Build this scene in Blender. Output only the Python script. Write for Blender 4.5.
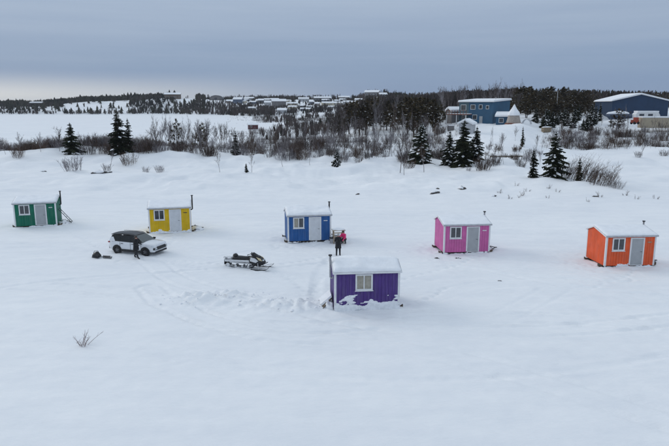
import bpy, math, random
import numpy as np
from mathutils import Vector, Matrix, noise as mnoise

S = bpy.context.scene
for o in list(bpy.data.objects):
    bpy.data.objects.remove(o)
col = S.collection
R = math.radians
random.seed(7)
rng = np.random.default_rng(11)

# ------------------------------------------------------------------ camera
CAM_H = 11.31
PITCH = R(11.125)
F = 600.0                     # focal length in pixels of the 669 px wide photograph
cam = bpy.data.cameras.new("camera")
cam.sensor_width = 36.0
cam.lens = F / 669.0 * 36.0
cam.clip_start = 0.1
cam.clip_end = 30000
camo = bpy.data.objects.new("camera", cam)
col.objects.link(camo)
camo.location = (0, 0, CAM_H)
camo.rotation_euler = (math.pi / 2 - PITCH, 0, 0)
S.camera = camo

# ------------------------------------------------------------------ sky, sun, exposure
SUN_EL, SUN_AZ = R(24), R(-62)          # azimuth from +Y, positive to +X
world = bpy.data.worlds.new("World")
S.world = world
world.use_nodes = True
nt = world.node_tree
nt.nodes.clear()
N, L = nt.nodes.new, nt.links.new
out = N('ShaderNodeOutputWorld')
sky = N('ShaderNodeTexSky')
sky.sky_type = 'NISHITA'
sky.sun_disc = False
sky.sun_elevation = SUN_EL
sky.sun_rotation = SUN_AZ
bg1 = N('ShaderNodeBackground'); bg1.inputs[1].default_value = 0.08
L(sky.outputs[0], bg1.inputs[0])
tc = N('ShaderNodeTexCoord')
sep = N('ShaderNodeSeparateXYZ'); L(tc.outputs['Generated'], sep.inputs[0])
# cloud deck: streaks stretched along the horizon
mp = N('ShaderNodeMapping'); mp.inputs['Scale'].default_value = (1.4, 1.4, 26.0)
L(tc.outputs['Generated'], mp.inputs[0])
n1 = N('ShaderNodeTexNoise'); n1.inputs['Scale'].default_value = 1.5
n1.inputs['Detail'].default_value = 6; n1.inputs['Roughness'].default_value = 0.55
L(mp.outputs[0], n1.inputs['Vector'])
nadd = N('ShaderNodeMath'); nadd.operation = 'MULTIPLY_ADD'
nadd.inputs[1].default_value = 0.105; nadd.inputs[2].default_value = -0.0525
L(n1.outputs['Fac'], nadd.inputs[0])
zz = N('ShaderNodeMath'); zz.operation = 'ADD'
L(sep.outputs['Z'], zz.inputs[0]); L(nadd.outputs[0], zz.inputs[1])
ramp = N('ShaderNodeValToRGB')
L(zz.outputs[0], ramp.inputs[0])
cr = ramp.color_ramp
stops = [(0.0, (.235, .33, .51)), (0.025, (.225, .315, .48)), (0.06, (.25, .34, .495)), (0.10, (.305, .39, .535)), (0.17, (.39, .475, .605)),
         (0.45, (.585, .675, .79)), (1.0, (.685, .785, .90))]
cr.elements[0].position, cr.elements[0].color = stops[0][0], (*stops[0][1], 1)
cr.elements[1].position, cr.elements[1].color = stops[-1][0], (*stops[-1][1], 1)
for p_, c_ in stops[1:-1]:
    e_ = cr.elements.new(p_); e_.color = (*c_, 1)
# pale break under the cloud deck, broad, towards the left horizon
dotn = N('ShaderNodeVectorMath'); dotn.operation = 'DOT_PRODUCT'
dotn.inputs[1].default_value = (math.sin(R(-62)), math.cos(R(-62)), 0)
L(tc.outputs['Generated'], dotn.inputs[0])
mr1 = N('ShaderNodeMapRange'); mr1.interpolation_type = 'SMOOTHSTEP'
mr1.inputs['From Min'].default_value = 0.35; mr1.inputs['From Max'].default_value = 1.0
L(dotn.outputs['Value'], mr1.inputs['Value'])
mr2 = N('ShaderNodeMapRange'); mr2.interpolation_type = 'SMOOTHSTEP'
mr2.inputs['From Min'].default_value = 0.055; mr2.inputs['From Max'].default_value = 0.0
L(sep.outputs['Z'], mr2.inputs['Value'])
gm = N('ShaderNodeMath'); gm.operation = 'MULTIPLY'
L(mr1.outputs[0], gm.inputs[0]); L(mr2.outputs[0], gm.inputs[1])
gm2 = N('ShaderNodeMath'); gm2.operation = 'MULTIPLY'; gm2.inputs[1].default_value = 1.0
L(gm.outputs[0], gm2.inputs[0])
mixc = N('ShaderNodeMixRGB'); mixc.inputs[2].default_value = (.95, .94, .88, 1)
L(gm2.outputs[0], mixc.inputs[0]); L(ramp.outputs[0], mixc.inputs[1])
bg2 = N('ShaderNodeBackground'); bg2.inputs[1].default_value = 1.0
L(mixc.outputs[0], bg2.inputs[0])
mixs = N('ShaderNodeMixShader'); mixs.inputs[0].default_value = 0.93
L(bg1.outputs[0], mixs.inputs[1]); L(bg2.outputs[0], mixs.inputs[2])
L(mixs.outputs[0], out.inputs[0])

sun = bpy.data.lights.new("sun", 'SUN')
sun.energy = 0.85
sun.angle = R(28)
sun.color = (1.0, .95, .88)
suno = bpy.data.objects.new("sun", sun)
col.objects.link(suno)
sd = Vector((math.sin(SUN_AZ) * math.cos(SUN_EL), math.cos(SUN_AZ) * math.cos(SUN_EL), math.sin(SUN_EL)))
suno.rotation_euler = (-sd).to_track_quat('-Z', 'Y').to_euler()
suno.location = (-30, 20, 60)

S.view_settings.view_transform = 'Standard'
S.view_settings.look = 'None'
S.view_settings.exposure = 0.06
S.view_settings.gamma = 1.0
S.view_settings.use_curve_mapping = False
S.render.engine = 'CYCLES'
S.render.resolution_x, S.render.resolution_y = 1024, 683
S.cycles.max_bounces = 6


# ------------------------------------------------------------------ materials
def mat(name, c, rough=.7, var=.12, scale=3.0, bump=0.0, bscale=20.0, metal=0.0, spec=.5, coat=0.0, c2=None, hue=None):
    m = bpy.data.materials.new(name)
    m.use_nodes = True
    t = m.node_tree
    b = t.nodes['Principled BSDF']
    b.inputs['Roughness'].default_value = rough
    b.inputs['Metallic'].default_value = metal
    b.inputs['Specular IOR Level'].default_value = spec
    b.inputs['Coat Weight'].default_value = coat
    co = t.nodes.new('ShaderNodeTexCoord')
    n = t.nodes.new('ShaderNodeTexNoise')
    n.inputs['Scale'].default_value = scale
    n.inputs['Detail'].default_value = 4
    t.links.new(co.outputs['Object'], n.inputs['Vector'])
    mx = t.nodes.new('ShaderNodeMixRGB')
    ca = tuple(max(0, v * (1 - var)) for v in c)
    cb = c2 if c2 else tuple(min(1, v * (1 + var)) for v in c)
    mx.inputs[1].default_value = (*ca, 1)
    mx.inputs[2].default_value = (*cb, 1)
    mr = t.nodes.new('ShaderNodeMapRange')
    mr.inputs['From Min'].default_value = .35
    mr.inputs['From Max'].default_value = .65
    t.links.new(n.outputs['Fac'], mr.inputs['Value'])
    t.links.new(mr.outputs[0], mx.inputs[0])
    t.links.new(mx.outputs[0], b.inputs['Base Color'])
    if bump:
        n2 = t.nodes.new('ShaderNodeTexNoise')
        n2.inputs['Scale'].default_value = bscale
        n2.inputs['Detail'].default_value = 3
        t.links.new(co.outputs['Object'], n2.inputs['Vector'])
        bp = t.nodes.new('ShaderNodeBump')
        bp.inputs['Strength'].default_value = bump
        bp.inputs['Distance'].default_value = .05
        t.links.new(n2.outputs['Fac'], bp.inputs['Height'])
        t.links.new(bp.outputs[0], b.inputs['Normal'])
    return m


def foliage(name, c, c2, rough=.8):
    """base colour that differs from clump to clump and from one tree to the next"""
    m = mat(name, c, 1.0, .25, 1.6, c2=c2, spec=.04)
    t = m.node_tree
    b = t.nodes['Principled BSDF']
    src = b.inputs['Base Color'].links[0].from_socket
    oi = t.nodes.new('ShaderNodeObjectInfo')
    mr = t.nodes.new('ShaderNodeMapRange')
    mr.inputs['To Min'].default_value = .7
    mr.inputs['To Max'].default_value = 1.3
    t.links.new(oi.outputs['Random'], mr.inputs['Value'])
    v = t.nodes.new('ShaderNodeVectorMath'); v.operation = 'SCALE'
    t.links.new(src, v.inputs[0]); t.links.new(mr.outputs[0], v.inputs['Scale'])
    t.links.new(v.outputs[0], b.inputs['Base Color'])
    return m


def snow_ground():
    m = bpy.data.materials.new('snow_field')
    m.use_nodes = True
    t = m.node_tree
    b = t.nodes['Principled BSDF']
    b.inputs['Roughness'].default_value = .62
    b.inputs['Specular IOR Level'].default_value = .25
    co = t.nodes.new('ShaderNodeTexCoord')
    def nz(scale, det, vec=None, rough=.55):
        n = t.nodes.new('ShaderNodeTexNoise')
        n.inputs['Scale'].default_value = scale
        n.inputs['Detail'].default_value = det
        n.inputs['Roughness'].default_value = rough
        t.links.new(vec or co.outputs['Object'], n.inputs['Vector'])
        return n.outputs['Fac']
    mp = t.nodes.new('ShaderNodeMapping')
    mp.inputs['Scale'].default_value = (.35, 1, 1)
    mp.inputs['Rotation'].default_value = (0, 0, R(12))
    t.links.new(co.outputs['Object'], mp.inputs[0])
    big = nz(.12, 4, mp.outputs[0])
    mid = nz(.9, 5, mp.outputs[0], .62)
    mx = t.nodes.new('ShaderNodeMath'); mx.operation = 'MULTIPLY_ADD'
    mx.inputs[1].default_value = .5
    t.links.new(mid, mx.inputs[0])
    h = t.nodes.new('ShaderNodeMath'); h.operation = 'MULTIPLY'
    h.inputs[1].default_value = .5
    t.links.new(big, h.inputs[0]); t.links.new(h.outputs[0], mx.inputs[2])
    mr = t.nodes.new('ShaderNodeMapRange')
    mr.inputs['From Min'].default_value = .36
    mr.inputs['From Max'].default_value = .64
    t.links.new(mx.outputs[0], mr.inputs['Value'])
    c = t.nodes.new('ShaderNodeMixRGB')
    c.inputs[1].default_value = (.775, .795, .825, 1)      # wind-packed, slightly icy
    c.inputs[2].default_value = (.865, .875, .885, 1)      # fresh powder
    t.links.new(mr.outputs[0], c.inputs[0])
    # a few dirty specks
    sp = nz(14, 2)
    mr3 = t.nodes.new('ShaderNodeMapRange')
    mr3.inputs['From Min'].default_value = .73
    mr3.inputs['From Max'].default_value = .80
    mr3.inputs['To Max'].default_value = .35
    t.links.new(sp, mr3.inputs['Value'])
    c2 = t.nodes.new('ShaderNodeMixRGB')
    c2.inputs[2].default_value = (.50, .50, .52, 1)
    t.links.new(mr3.outputs[0], c2.inputs[0]); t.links.new(c.outputs[0], c2.inputs[1])
    t.links.new(c2.outputs[0], b.inputs['Base Color'])
    fine = nz(5.5, 6, mp.outputs[0], .65)
    sast = nz(1.3, 4, mp.outputs[0], .6)
    ad = t.nodes.new('ShaderNodeMath'); ad.operation = 'MULTIPLY_ADD'
    ad.inputs[1].default_value = 2.0
    t.links.new(sast, ad.inputs[0]); t.links.new(fine, ad.inputs[2])
    bp = t.nodes.new('ShaderNodeBump')
    bp.inputs['Strength'].default_value = .55
    bp.inputs['Distance'].default_value = .05
    t.links.new(ad.outputs[0], bp.inputs['Height'])
    t.links.new(bp.outputs[0], b.inputs['Normal'])
    return m


M = {}
M['ground'] = snow_ground()
M['snow'] = mat('snow', (.83, .845, .87), .6, .035, 2.5, .35, 9, spec=.25)
M['rough_snow'] = mat('rough_snow', (.80, .82, .85), .65, .06, 6, .5, 14, spec=.25)
M['white'] = mat('white_trim', (.70, .71, .72), .5, .06, 4)
M['metal'] = mat('galvanised', (.45, .46, .48), .45, .1, 5, metal=.4)
M['black_metal'] = mat('black_pipe', (.025, .025, .028), .5, .3, 6)
M['wood_dark'] = mat('weathered_timber', (.11, .085, .06), .85, .3, 6, .3)
M['wood_pale'] = mat('pale_timber', (.34, .27, .19), .8, .25, 7, .2)
M['door_grey'] = mat('grey_door_steel', (.36, .375, .39), .45, .05, 3)
M['door_white'] = mat('white_door_steel', (.60, .62, .65), .45, .05, 3)
M['pane'] = mat('window_pane', (.045, .05, .06), .08, .3, 2.0, spec=.7)
M['blind'] = mat('pane_with_blind', (.30, .28, .23), .12, .15, 6, spec=.7)
for k, c in dict(green=(.004, .135, .082), yellow=(.66, .43, .008), blue=(.018, .095, .29), pink=(.55, .125, .34),
                 orange=(.72, .105, .03), purple=(.072, .036, .185)).items():
    M['paint_' + k] = mat(k + '_siding', c, .66, .10, 1.7, .12, 30, spec=.3)
    t_ = M['paint_' + k].node_tree; b_ = t_.nodes['Principled BSDF']
    co_ = t_.nodes.new('ShaderNodeTexCoord'); mp_ = t_.nodes.new('ShaderNodeMapping'); mp_.inputs['Scale'].default_value = (7, 7, .55)
    t_.links.new(co_.outputs['Object'], mp_.inputs[0])
    nz_ = t_.nodes.new('ShaderNodeTexNoise'); nz_.inputs['Scale'].default_value = 1.3; nz_.inputs['Detail'].default_value = 6
    nz_.inputs['Roughness'].default_value = .65
    t_.links.new(mp_.outputs[0], nz_.inputs['Vector'])
    mr_ = t_.nodes.new('ShaderNodeMapRange'); mr_.inputs['From Min'].default_value = .45; mr_.inputs['From Max'].default_value = .75; mr_.inputs['To Max'].default_value = .30
    t_.links.new(nz_.outputs['Fac'], mr_.inputs['Value'])
    fd_ = t_.nodes.new('ShaderNodeMixRGB')          # chalky, weathered streaks in the paint
    fd_.inputs[2].default_value = tuple(.62 * v + .16 for v in c) + (1,)
    t_.links.new(mr_.outputs[0], fd_.inputs[0]); t_.links.new(b_.inputs['Base Color'].links[0].from_socket, fd_.inputs[1])
    t_.links.new(fd_.outputs[0], b_.inputs['Base Color'])
M['spruce'] = foliage('spruce_needles', (.011, .016, .010), (.034, .037, .020))
M['pine'] = foliage('pine_needles', (.044, .038, .022), (.125, .095, .055))
M['bark'] = mat('conifer_bark', (.06, .045, .035), .9, .3, 5)
M['birch'] = foliage('birch_twigs', (.075, .062, .060), (.135, .115, .112))
M['birch_bark'] = mat('birch_bark', (.20, .18, .175), .85, .35, 4)
M['willow'] = foliage('willow_stems', (.062, .042, .034), (.125, .088, .070))
M['frost'] = foliage('frosted_twigs', (.19, .175, .185), (.31, .29, .305))
M['far_conifer'] = mat('distant_conifers', (.020, .024, .020), .9, .35, .03, c2=(.055, .052, .036), spec=.1)
M['far_bare'] = mat('distant_bare_trees', (.040, .033, .031), .9, .3, .03, c2=(.095, .078, .074), spec=.1)
M['rock'] = mat('rock', (.07, .065, .065), .85, .35, 5, .4)
M['black'] = mat('black_cloth', (.012, .012, .015), .8, .3, 9)
M['trouser'] = mat('dark_trousers', (.016, .017, .022), .8, .25, 9)
M['skin'] = mat('skin', (.50, .29, .21), .55, .06, 9)
M['hair'] = mat('brown_hair', (.035, .02, .014), .6, .3, 20)
M['pinkcloth'] = mat('pink_jacket_cloth', (.72, .03, .17), .7, .12, 8)
M['greycloth'] = mat('grey_knit', (.33, .33, .35), .85, .2, 25)


# ------------------------------------------------------------------ mesh helpers
class MB:
    def __init__(s):
        s.v, s.f, s.m = [], [], []
    def add(s, vs, fs, mi=0, X=None):
        o = len(s.v)
        if X is not None:
            vs = [tuple(X @ Vector(p)) for p in vs]
        s.v.extend([tuple(p) for p in vs])
        s.f.extend([tuple(i + o for i in f) for f in fs])
        s.m.extend([mi] * len(fs))
        return s
    def box(s, x0, x1, y0, y1, z0, z1, mi=0, X=None):
        v = [(x0, y0, z0), (x1, y0, z0), (x1, y1, z0), (x0, y1, z0), (x0, y0, z1), (x1, y0, z1), (x1, y1, z1), (x0, y1, z1)]
        f = [(0, 3, 2, 1), (4, 5, 6, 7), (0, 1, 5, 4), (1, 2, 6, 5), (2, 3, 7, 6), (3, 0, 4, 7)]
        return s.add(v, f, mi, X)
    def hexa(s, b, t, mi=0, X=None):
        """b, t: four bottom and four top corners, counter-clockwise from above"""
        f = [(0, 3, 2, 1), (4, 5, 6, 7), (0, 1, 5, 4), (1, 2, 6, 5), (2, 3, 7, 6), (3, 0, 4, 7)]
        return s.add(list(b) + list(t), f, mi, X)
    def tube(s, pts, rad, n=6, mi=0, cap=True, X=None):
        pts = [Vector(p) for p in pts]
        if not hasattr(rad, '__len__'):
            rad = [rad] * len(pts)
        vs, fs = [], []
        up = Vector((0, 0, 1))
        d0 = (pts[-1] - pts[0])
        if abs(d0.normalized().z) > .9:
            up = Vector((1, .13, 0))
        for i, p in enumerate(pts):
            d = (pts[min(i + 1, len(pts) - 1)] - pts[max(i - 1, 0)]).normalized()
            a = d.cross(up)
            if a.length < 1e-4:
                a = d.cross(Vector((.3, 1, .2)))
            a.normalize()
            b = d.cross(a)
            for k in range(n):
                t = 2 * math.pi * k / n
                vs.append(p + (a * math.cos(t) + b * math.sin(t)) * rad[i])
        for i in range(len(pts) - 1):
            for k in range(n):
                k2 = (k + 1) % n
                fs.append((i * n + k, i * n + k2, (i + 1) * n + k2, (i + 1) * n + k))
        if cap:
            fs.append(tuple(range(n)))
            fs.append(tuple((len(pts) - 1) * n + k for k in reversed(range(n))))
        return s.add(vs, fs, mi, X)
    def loft(s, rings, mi=0, cap=True, X=None, closed=True):
        n = len(rings[0])
        vs = [p for r in rings for p in r]
        fs = []
        for i in range(len(rings) - 1):
            for k in range(n if closed else n - 1):
                k2 = (k + 1) % n
                fs.append((i * n + k, i * n + k2, (i + 1) * n + k2, (i + 1) * n + k))
        if cap:
            fs.append(tuple(reversed(range(n))))
            fs.append(tuple((len(rings) - 1) * n + k for k in range(n)))
        return s.add(vs, fs, mi, X)
    def mesh(s, name, mats, smooth=False):
        me = bpy.data.meshes.new(name)
        me.from_pydata(s.v, [], s.f)
        for m in (mats if isinstance(mats, (list, tuple)) else [mats]):
            me.materials.append(m)
        if len(set(s.m)) > 1:
            me.polygons.foreach_set('material_index', s.m)
        if smooth:
            me.polygons.foreach_set('use_smooth', [True] * len(me.polygons))
        me.update()
        return me
    def build(s, name, mats, parent=None, smooth=False):
        return link(name, s.mesh(name, mats, smooth), parent)


def link(name, me, parent=None):
    o = bpy.data.objects.new(name, me)
    col.objects.link(o)
    if parent:
        o.parent = parent
    return o


def np_obj(name, V, Fq, m, smooth=True, mi=None):
    me = bpy.data.meshes.new(name)
    V = np.asarray(V, np.float32); Fq = np.asarray(Fq, np.int32)
    k = Fq.shape[1]
    me.vertices.add(len(V)); me.vertices.foreach_set('co', V.ravel())
    me.loops.add(Fq.size); me.loops.foreach_set('vertex_index', Fq.ravel())
    me.polygons.add(len(Fq))
    me.polygons.foreach_set('loop_start', np.arange(0, Fq.size, k, dtype=np.int32))
    me.polygons.foreach_set('loop_total', np.full(len(Fq), k, np.int32))
    for x in (m if isinstance(m, (list, tuple)) else [m]):
        me.materials.append(x)
    if mi is not None:
        me.polygons.foreach_set('material_index', np.asarray(mi, np.int32))
    me.polygons.foreach_set('use_smooth', np.full(len(Fq), smooth))
    me.update(calc_edges=True)
    me.validate()
    return link(name, me)


def tag(o, label=None, cat=None, group=None, kind=None):
    if label: o['label'] = label
    if cat: o['category'] = cat
    if group: o['group'] = group
    if kind: o['kind'] = kind
    return o


def thing(name, loc, rz, label, cat, group=None, s=1.0):
    o = bpy.data.objects.new(name, None)
    o.empty_display_size = .3
    col.objects.link(o)
    o.location = loc
    o.rotation_euler = (0, 0, rz)
    o.scale = (s, s, s) if not hasattr(s, '__len__') else s
    return tag(o, label, cat, group)


def copy_tree(o, parent=None):
    c = o.copy()
    col.objects.link(c)
    c.parent = parent
    for ch in list(o.children):
        copy_tree(ch, c)
    return c


# ------------------------------------------------------------------ noise
def hsh(x, y, s):
    h = (x * 374761393 + y * 668265263 + s * 144269504) & 0xffffffff
    h = ((h ^ (h >> 13)) * 1274126177) & 0xffffffff
    h = h ^ (h >> 16)
    return (h & 0xffff) / 65535.0


def vn(x, y, s=0):
    x = np.asarray(x, float); y = np.asarray(y, float)
    xi = np.floor(x).astype(np.int64); yi = np.floor(y).astype(np.int64)
    fx = x - xi; fy = y - yi
    fx = fx * fx * fx * (fx * (fx * 6 - 15) + 10); fy = fy * fy * fy * (fy * (fy * 6 - 15) + 10)
    a, b = hsh(xi, yi, s), hsh(xi + 1, yi, s)
    c, d = hsh(xi, yi + 1, s), hsh(xi + 1, yi + 1, s)
    return (a + (b - a) * fx) * (1 - fy) + (c + (d - c) * fx) * fy - .5


def fbm(x, y, s=0, o=4):
    t, a = 0, 1.0
    for i in range(o):
        t = t + a * vn(x * 2 ** i + 13.7 * i, y * 2 ** i - 7.1 * i, s + i)
        a *= .5
    return t


def sstep(a, b, x):
    t = np.clip((np.asarray(x, float) - a) / (b - a), 0, 1)
    return t * t * (3 - 2 * t)


# ------------------------------------------------------------------ photograph pixel -> direction
def ray(px, py):
    X, Y = px - 334.5, py - 223.0
    return (X, F * math.cos(PITCH) - Y * math.sin(PITCH), -F * math.sin(PITCH) - Y * math.cos(PITCH))


def gp(px, py, z=0.0):
    """point of the level z seen at a pixel"""
    d = ray(px, py)
    t = (z - CAM_H) / d[2]
    return d[0] * t, d[1] * t


def at(px, py, Y):
    d = ray(px, py)
    t = Y / d[1]
    return Vector((d[0] * t, Y, CAM_H + d[2] * t))


def ux(px):
    return (px - 334.5) / (F / math.cos(PITCH))


# ------------------------------------------------------------------ terrain
CABINS = [  # colour, front-left corner x, y, degrees
    ('orange', 19.059, 40.996, 4.3), ('pink', 8.407, 44.958, 5.3), ('blue', -3.864, 48.776, 9.7),
    ('purple', .017, 31.747, 5.4), ('green', -29.851, 55.001, 15.4), ('yellow', -16.484, 52.349, 13.0)]
CW, CD = 3.603, 2.696
COLS = [
    (-300, [(95, 0), (106, .6), (118, 1.9), (126, 2.1), (140, 1.4), (160, -.02), (700, 0), (730, 3), (790, 9), (900, 10), (1300, 8), (5000, 0)]),
    (30, [(95, 0), (106, .6), (118, 1.9), (126, 2.1), (140, 1.4), (160, -.02), (700, 0), (720, 3), (760, 8), (850, 11), (1300, 9), (5000, 0)]),
    (100, [(94, 0), (105, .7), (116, 1.7), (126, 2.0), (140, 1.4), (160, -.02), (700, 0), (718, 3), (750, 9), (800, 16), (900, 17), (1300, 12), (5000, 0)]),
    (172, [(94, 0), (106, .7), (116, 1.4), (126, 1.6), (145, 1.2), (170, 0), (690, 0), (715, 3), (740, 11), (765, 20), (850, 21), (1200, 14), (5000, 0)]),
    (215, [(94, 0), (106, .5), (116, 1.1), (126, 1.3), (160, 1.0), (220, .0), (620, 0), (650, 3), (690, 12), (740, 17), (850, 19), (1200, 14), (5000, 0)]),
    (260, [(92, 0), (106, .4), (118, .9), (135, 1.2), (200, 1), (290, .0), (480, 0), (560, 1), (610, 6), (680, 13), (760, 18), (900, 18), (5000, 0)]),
    (330, [(90, 0), (104, .5), (118, 1.2), (140, 1.8), (200, 1.8), (300, 1.6), (520, 2), (580, 6), (650, 14), (720, 18), (900, 18), (5000, 0)]),
    (375, [(86, 0), (100, .6), (114, 1.2), (140, 2.2), (190, 4), (280, 6), (380, 11), (500, 18.2), (560, 19), (800, 16), (5000, 0)]),
    (420, [(82, 0), (98, .7), (112, 1.0), (130, 1.8), (150, 3), (190, 5.6), (300, 9), (480, 15), (700, 16), (5000, 0)]),
    (470, [(78, 0), (90, .6), (104, .8), (118, 1.8), (135, 3.6), (150, 5.4), (165, 6.8), (190, 7.5), (260, 10), (400, 15), (700, 17), (5000, 0)]),
    (515, [(76, 0), (86, .8), (96, 1.2), (108, 1.7), (130, 3.6), (152, 6.2), (172, 7.1), (200, 8), (260, 11), (400, 16), (700, 18), (5000, 0)]),
    (550, [(68, 0), (76, .5), (85, 1.0), (91, 1.15), (100, 1.1), (120, 2.2), (150, 4.4), (185, 7), (230, 9.5), (400, 16), (700, 18), (5000, 0)]),
    (600, [(64, 0), (73, .5), (79, .8), (84, .6), (95, .5), (120, 1.6), (145, 3.4), (160, 5.4), (180, 8.4), (230, 9.8), (400, 15), (700, 17), (5000, 0)]),
    (669, [(60, 0), (70, .4), (75, .5), (85, .4), (95, .6), (120, 1.8), (142, 3.2), (155, 5.4), (174, 8.6), (230, 10), (400, 14), (700, 17), (5000, 0)]),
    (900, [(60, 0), (70, .4), (85, .6), (120, 1.8), (155, 5.0), (174, 8.6), (230, 10), (400, 14), (700, 17), (5000, 0)]),
]
CU = np.array([ux(c[0]) for c in COLS])


def base_h(x, y):
    x = np.asarray(x, float); y = np.asarray(y, float)
    u = x / np.maximum(y, 20.0)
    zs = np.stack([np.interp(y, [0] + [k[0] for k in c[1]], [0] + [k[1] for k in c[1]]) for c in COLS])
    i = np.clip(np.searchsorted(CU, u) - 1, 0, len(CU) - 2)
    t = np.clip((u - CU[i]) / (CU[i + 1] - CU[i]), 0, 1)
    t = t * t * (3 - 2 * t)
    ar = np.indices(x.shape)
    z0 = zs[(i, *ar)]; z1 = zs[(i + 1, *ar)]
    return z0 + (z1 - z0) * t


# tracks given as photograph pixels on the level ice, turned into ground points
def curve(pix, n=14):
    P = [Vector((*gp(*p), 0)) for p in pix]
    P = [P[0] * 2 - P[1]] + P + [P[-1] * 2 - P[-2]]
    o = []
    for i in range(1, len(P) - 2):
        for k in range(n):
            t = k / n
            a, b, c, d = P[i - 1], P[i], P[i + 1], P[i + 2]
            o.append(.5 * ((2 * b) + (c - a) * t + (2 * a - 5 * b + 4 * c - d) * t * t + (3 * b - a - 3 * c + d) * t ** 3))
    o.append(P[-2])
    return np.array([(p.x, p.y) for p in o])


TRACKS = [  # pixels, gauge (0 = single), rut half width, depth
    ([(-30, 285), (90, 290), (165, 302), (215, 321), (300, 328), (400, 322), (500, 318), (600, 320), (720, 330)], 1.5, .16, .06),
    ([(150, 288), (172, 306), (250, 331), (350, 341), (430, 352), (520, 375), (680, 425)], 1.5, .16, .05),
    ([(147, 259), (175, 278), (230, 296), (300, 309), (360, 322), (450, 330), (560, 330), (700, 316)], 1.5, .16, .055),
    ([(232, 268), (180, 272), (110, 276), (30, 284), (-40, 296)], 0, .24, .06),
    ([(258, 270), (330, 262), (400, 262), (470, 268), (560, 285), (700, 300)], 0, .24, .05),
    ([(560, 287), (535, 300), (500, 318), (455, 327), (420, 321), (420, 305), (450, 292), (500, 284), (590, 281)], 1.5, .15, .02),
    ([(112, 252), (60, 246), (0, 246), (-40, 250)], 1.5, .16, .05),
    ([(128, 262), (200, 262), (260, 252), (320, 250), (420, 262), (520, 272), (620, 279)], 1.5, .16, .04),
    ([(0, 330), (120, 352), (260, 372), (420, 380), (560, 372), (690, 352)], 0, .24, .035),
    ([(330, 258), (318, 275), (316, 300)], 0, .30, .06),
]
TRK = [(curve(p), g, w, d) for p, g, w, d in TRACKS]


def seg_dist(px, py, poly, reach):
    best = np.full(px.shape, 9.0)
    side = np.zeros(px.shape)
    for (ax, ay), (bx, by) in zip(poly[:-1], poly[1:]):
        m = (px > min(ax, bx) - reach) & (px < max(ax, bx) + reach) & (py > min(ay, by) - reach) & (py < max(ay, by) + reach)
        if not m.any():
            continue
        qx, qy = px[m] - ax, py[m] - ay
        dx, dy = bx - ax, by - ay
        L2 = dx * dx + dy * dy + 1e-9
        t = np.clip((qx * dx + qy * dy) / L2, 0, 1)
        d = np.hypot(qx - t * dx, qy - t * dy)
        cur = best[m]
        b = d < cur
        cur[b] = d[b]
        best[m] = cur
    return best


def detail_h(x, y):
    """drifts, tracks and churned snow on the near ice"""
    x = np.asarray(x, float); y = np.asarray(y, float)
    z = .10 * fbm(x * .09, y * .16, 3, 4) + .035 * fbm(x * .45, y * 1.1, 5, 3) + .03 * fbm(x * 1.7, y * 2.1, 9, 2)
    bank = sstep(66, 92, y) * (1 - sstep(200, 320, y))
    z = z + bank * (1.15 * fbm(x * .06, y * .085, 21, 4) + .55 * fbm(x * .28, y * .33, 25, 3) + .5 * (sstep(.02, .3, fbm(x * .11, y * .2, 27, 3))) * (1 - sstep(120, 160, y)))
    z = z + sstep(200, 420, y) * 0
    # lumpy ploughed bank left of the purple cabin
    c1 = np.exp(-(((x + 6.9) / 2.6) ** 2 + ((y - 34.1) / 1.25) ** 2) ** 1.2)
    c2 = np.exp(-(((x + 2.6) / 2.3) ** 2 + ((y - 32.7) / 1.0) ** 2) ** 1.2)
    lump = .45 + 1.5 * np.abs(fbm(x * 1.5, y * 1.7, 31, 4)) + .5 * fbm(x * .6, y * .6, 37, 2)
    z = z + .46 * c1 * lump + .40 * c2 * lump
    near = (y > 15) & (y < 75) & (np.abs(x) < 60)
    zn = np.zeros(x.shape)
    if near.any():
        xx, yy = x[near], y[near]
        add = np.zeros(xx.shape)
        for poly, g, w, dep in TRK:
            d = seg_dist(xx, yy, poly, g / 2 + 1.2)
            e = np.abs(d - g / 2) if g else d
            mod = .6 + 1.0 * (vn(xx * .35, yy * .35, 51) + .5)
            add += mod * dep * (-np.exp(-(e / w) ** 4) + .5 * np.exp(-((e - 1.75 * w) / (.5 * w)) ** 2)) * (.8 + .7 * vn(xx * 3.1, yy * 3.1, 57))
        # drift skirts and trodden snow round each cabin
        for n, cx, cy, a in CABINS:
            a = R(a)
            lx = (xx - cx) * math.cos(a) + (yy - cy) * math.sin(a)
            ly = -(xx - cx) * math.sin(a) + (yy - cy) * math.cos(a)
            ddx = np.maximum(np.maximum(-lx, lx - CW), 0); ddy = np.maximum(np.maximum(-ly, ly - CD), 0)
            dd = np.hypot(ddx, ddy)
            k = np.exp(-(dd / .55) ** 2)
            inside = dd <= 0
            amp = .045 + .12 * vn(xx * .9 + cx, yy * .9, 61)
            if n == 'purple':
                amp = amp + .03 * np.exp(-((ly + .3) / .8) ** 2)
            add = np.where(inside, -.02, add * (1 - .6 * k) + amp * k)
            add += np.exp(-((dd - 1.4) / 1.3) ** 2) * .06 * fbm(xx * 2.2, yy * 2.2, 67, 3)
        # footprints wandering between the car, the sled and the cabins
        for (ax, ay), (bx, by) in FOOT:
            n = int(math.hypot(bx - ax, by - ay) / .38)
            for i in range(n):
                t = i / n
                ox = .12 if i % 2 else -.12
                fx = ax + (bx - ax) * t + .35 * math.sin(t * 5) + ox * .6
                fy = ay + (by - ay) * t + ox * .8
                m = (np.abs(xx - fx) < .5) & (np.abs(yy - fy) < .5)
                if m.any():
                    add[m] -= .075 * np.exp(-(((xx[m] - fx) / .15) ** 2 + ((yy[m] - fy) / .15) ** 2))
        zn[near] = add
    return z + zn


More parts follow.
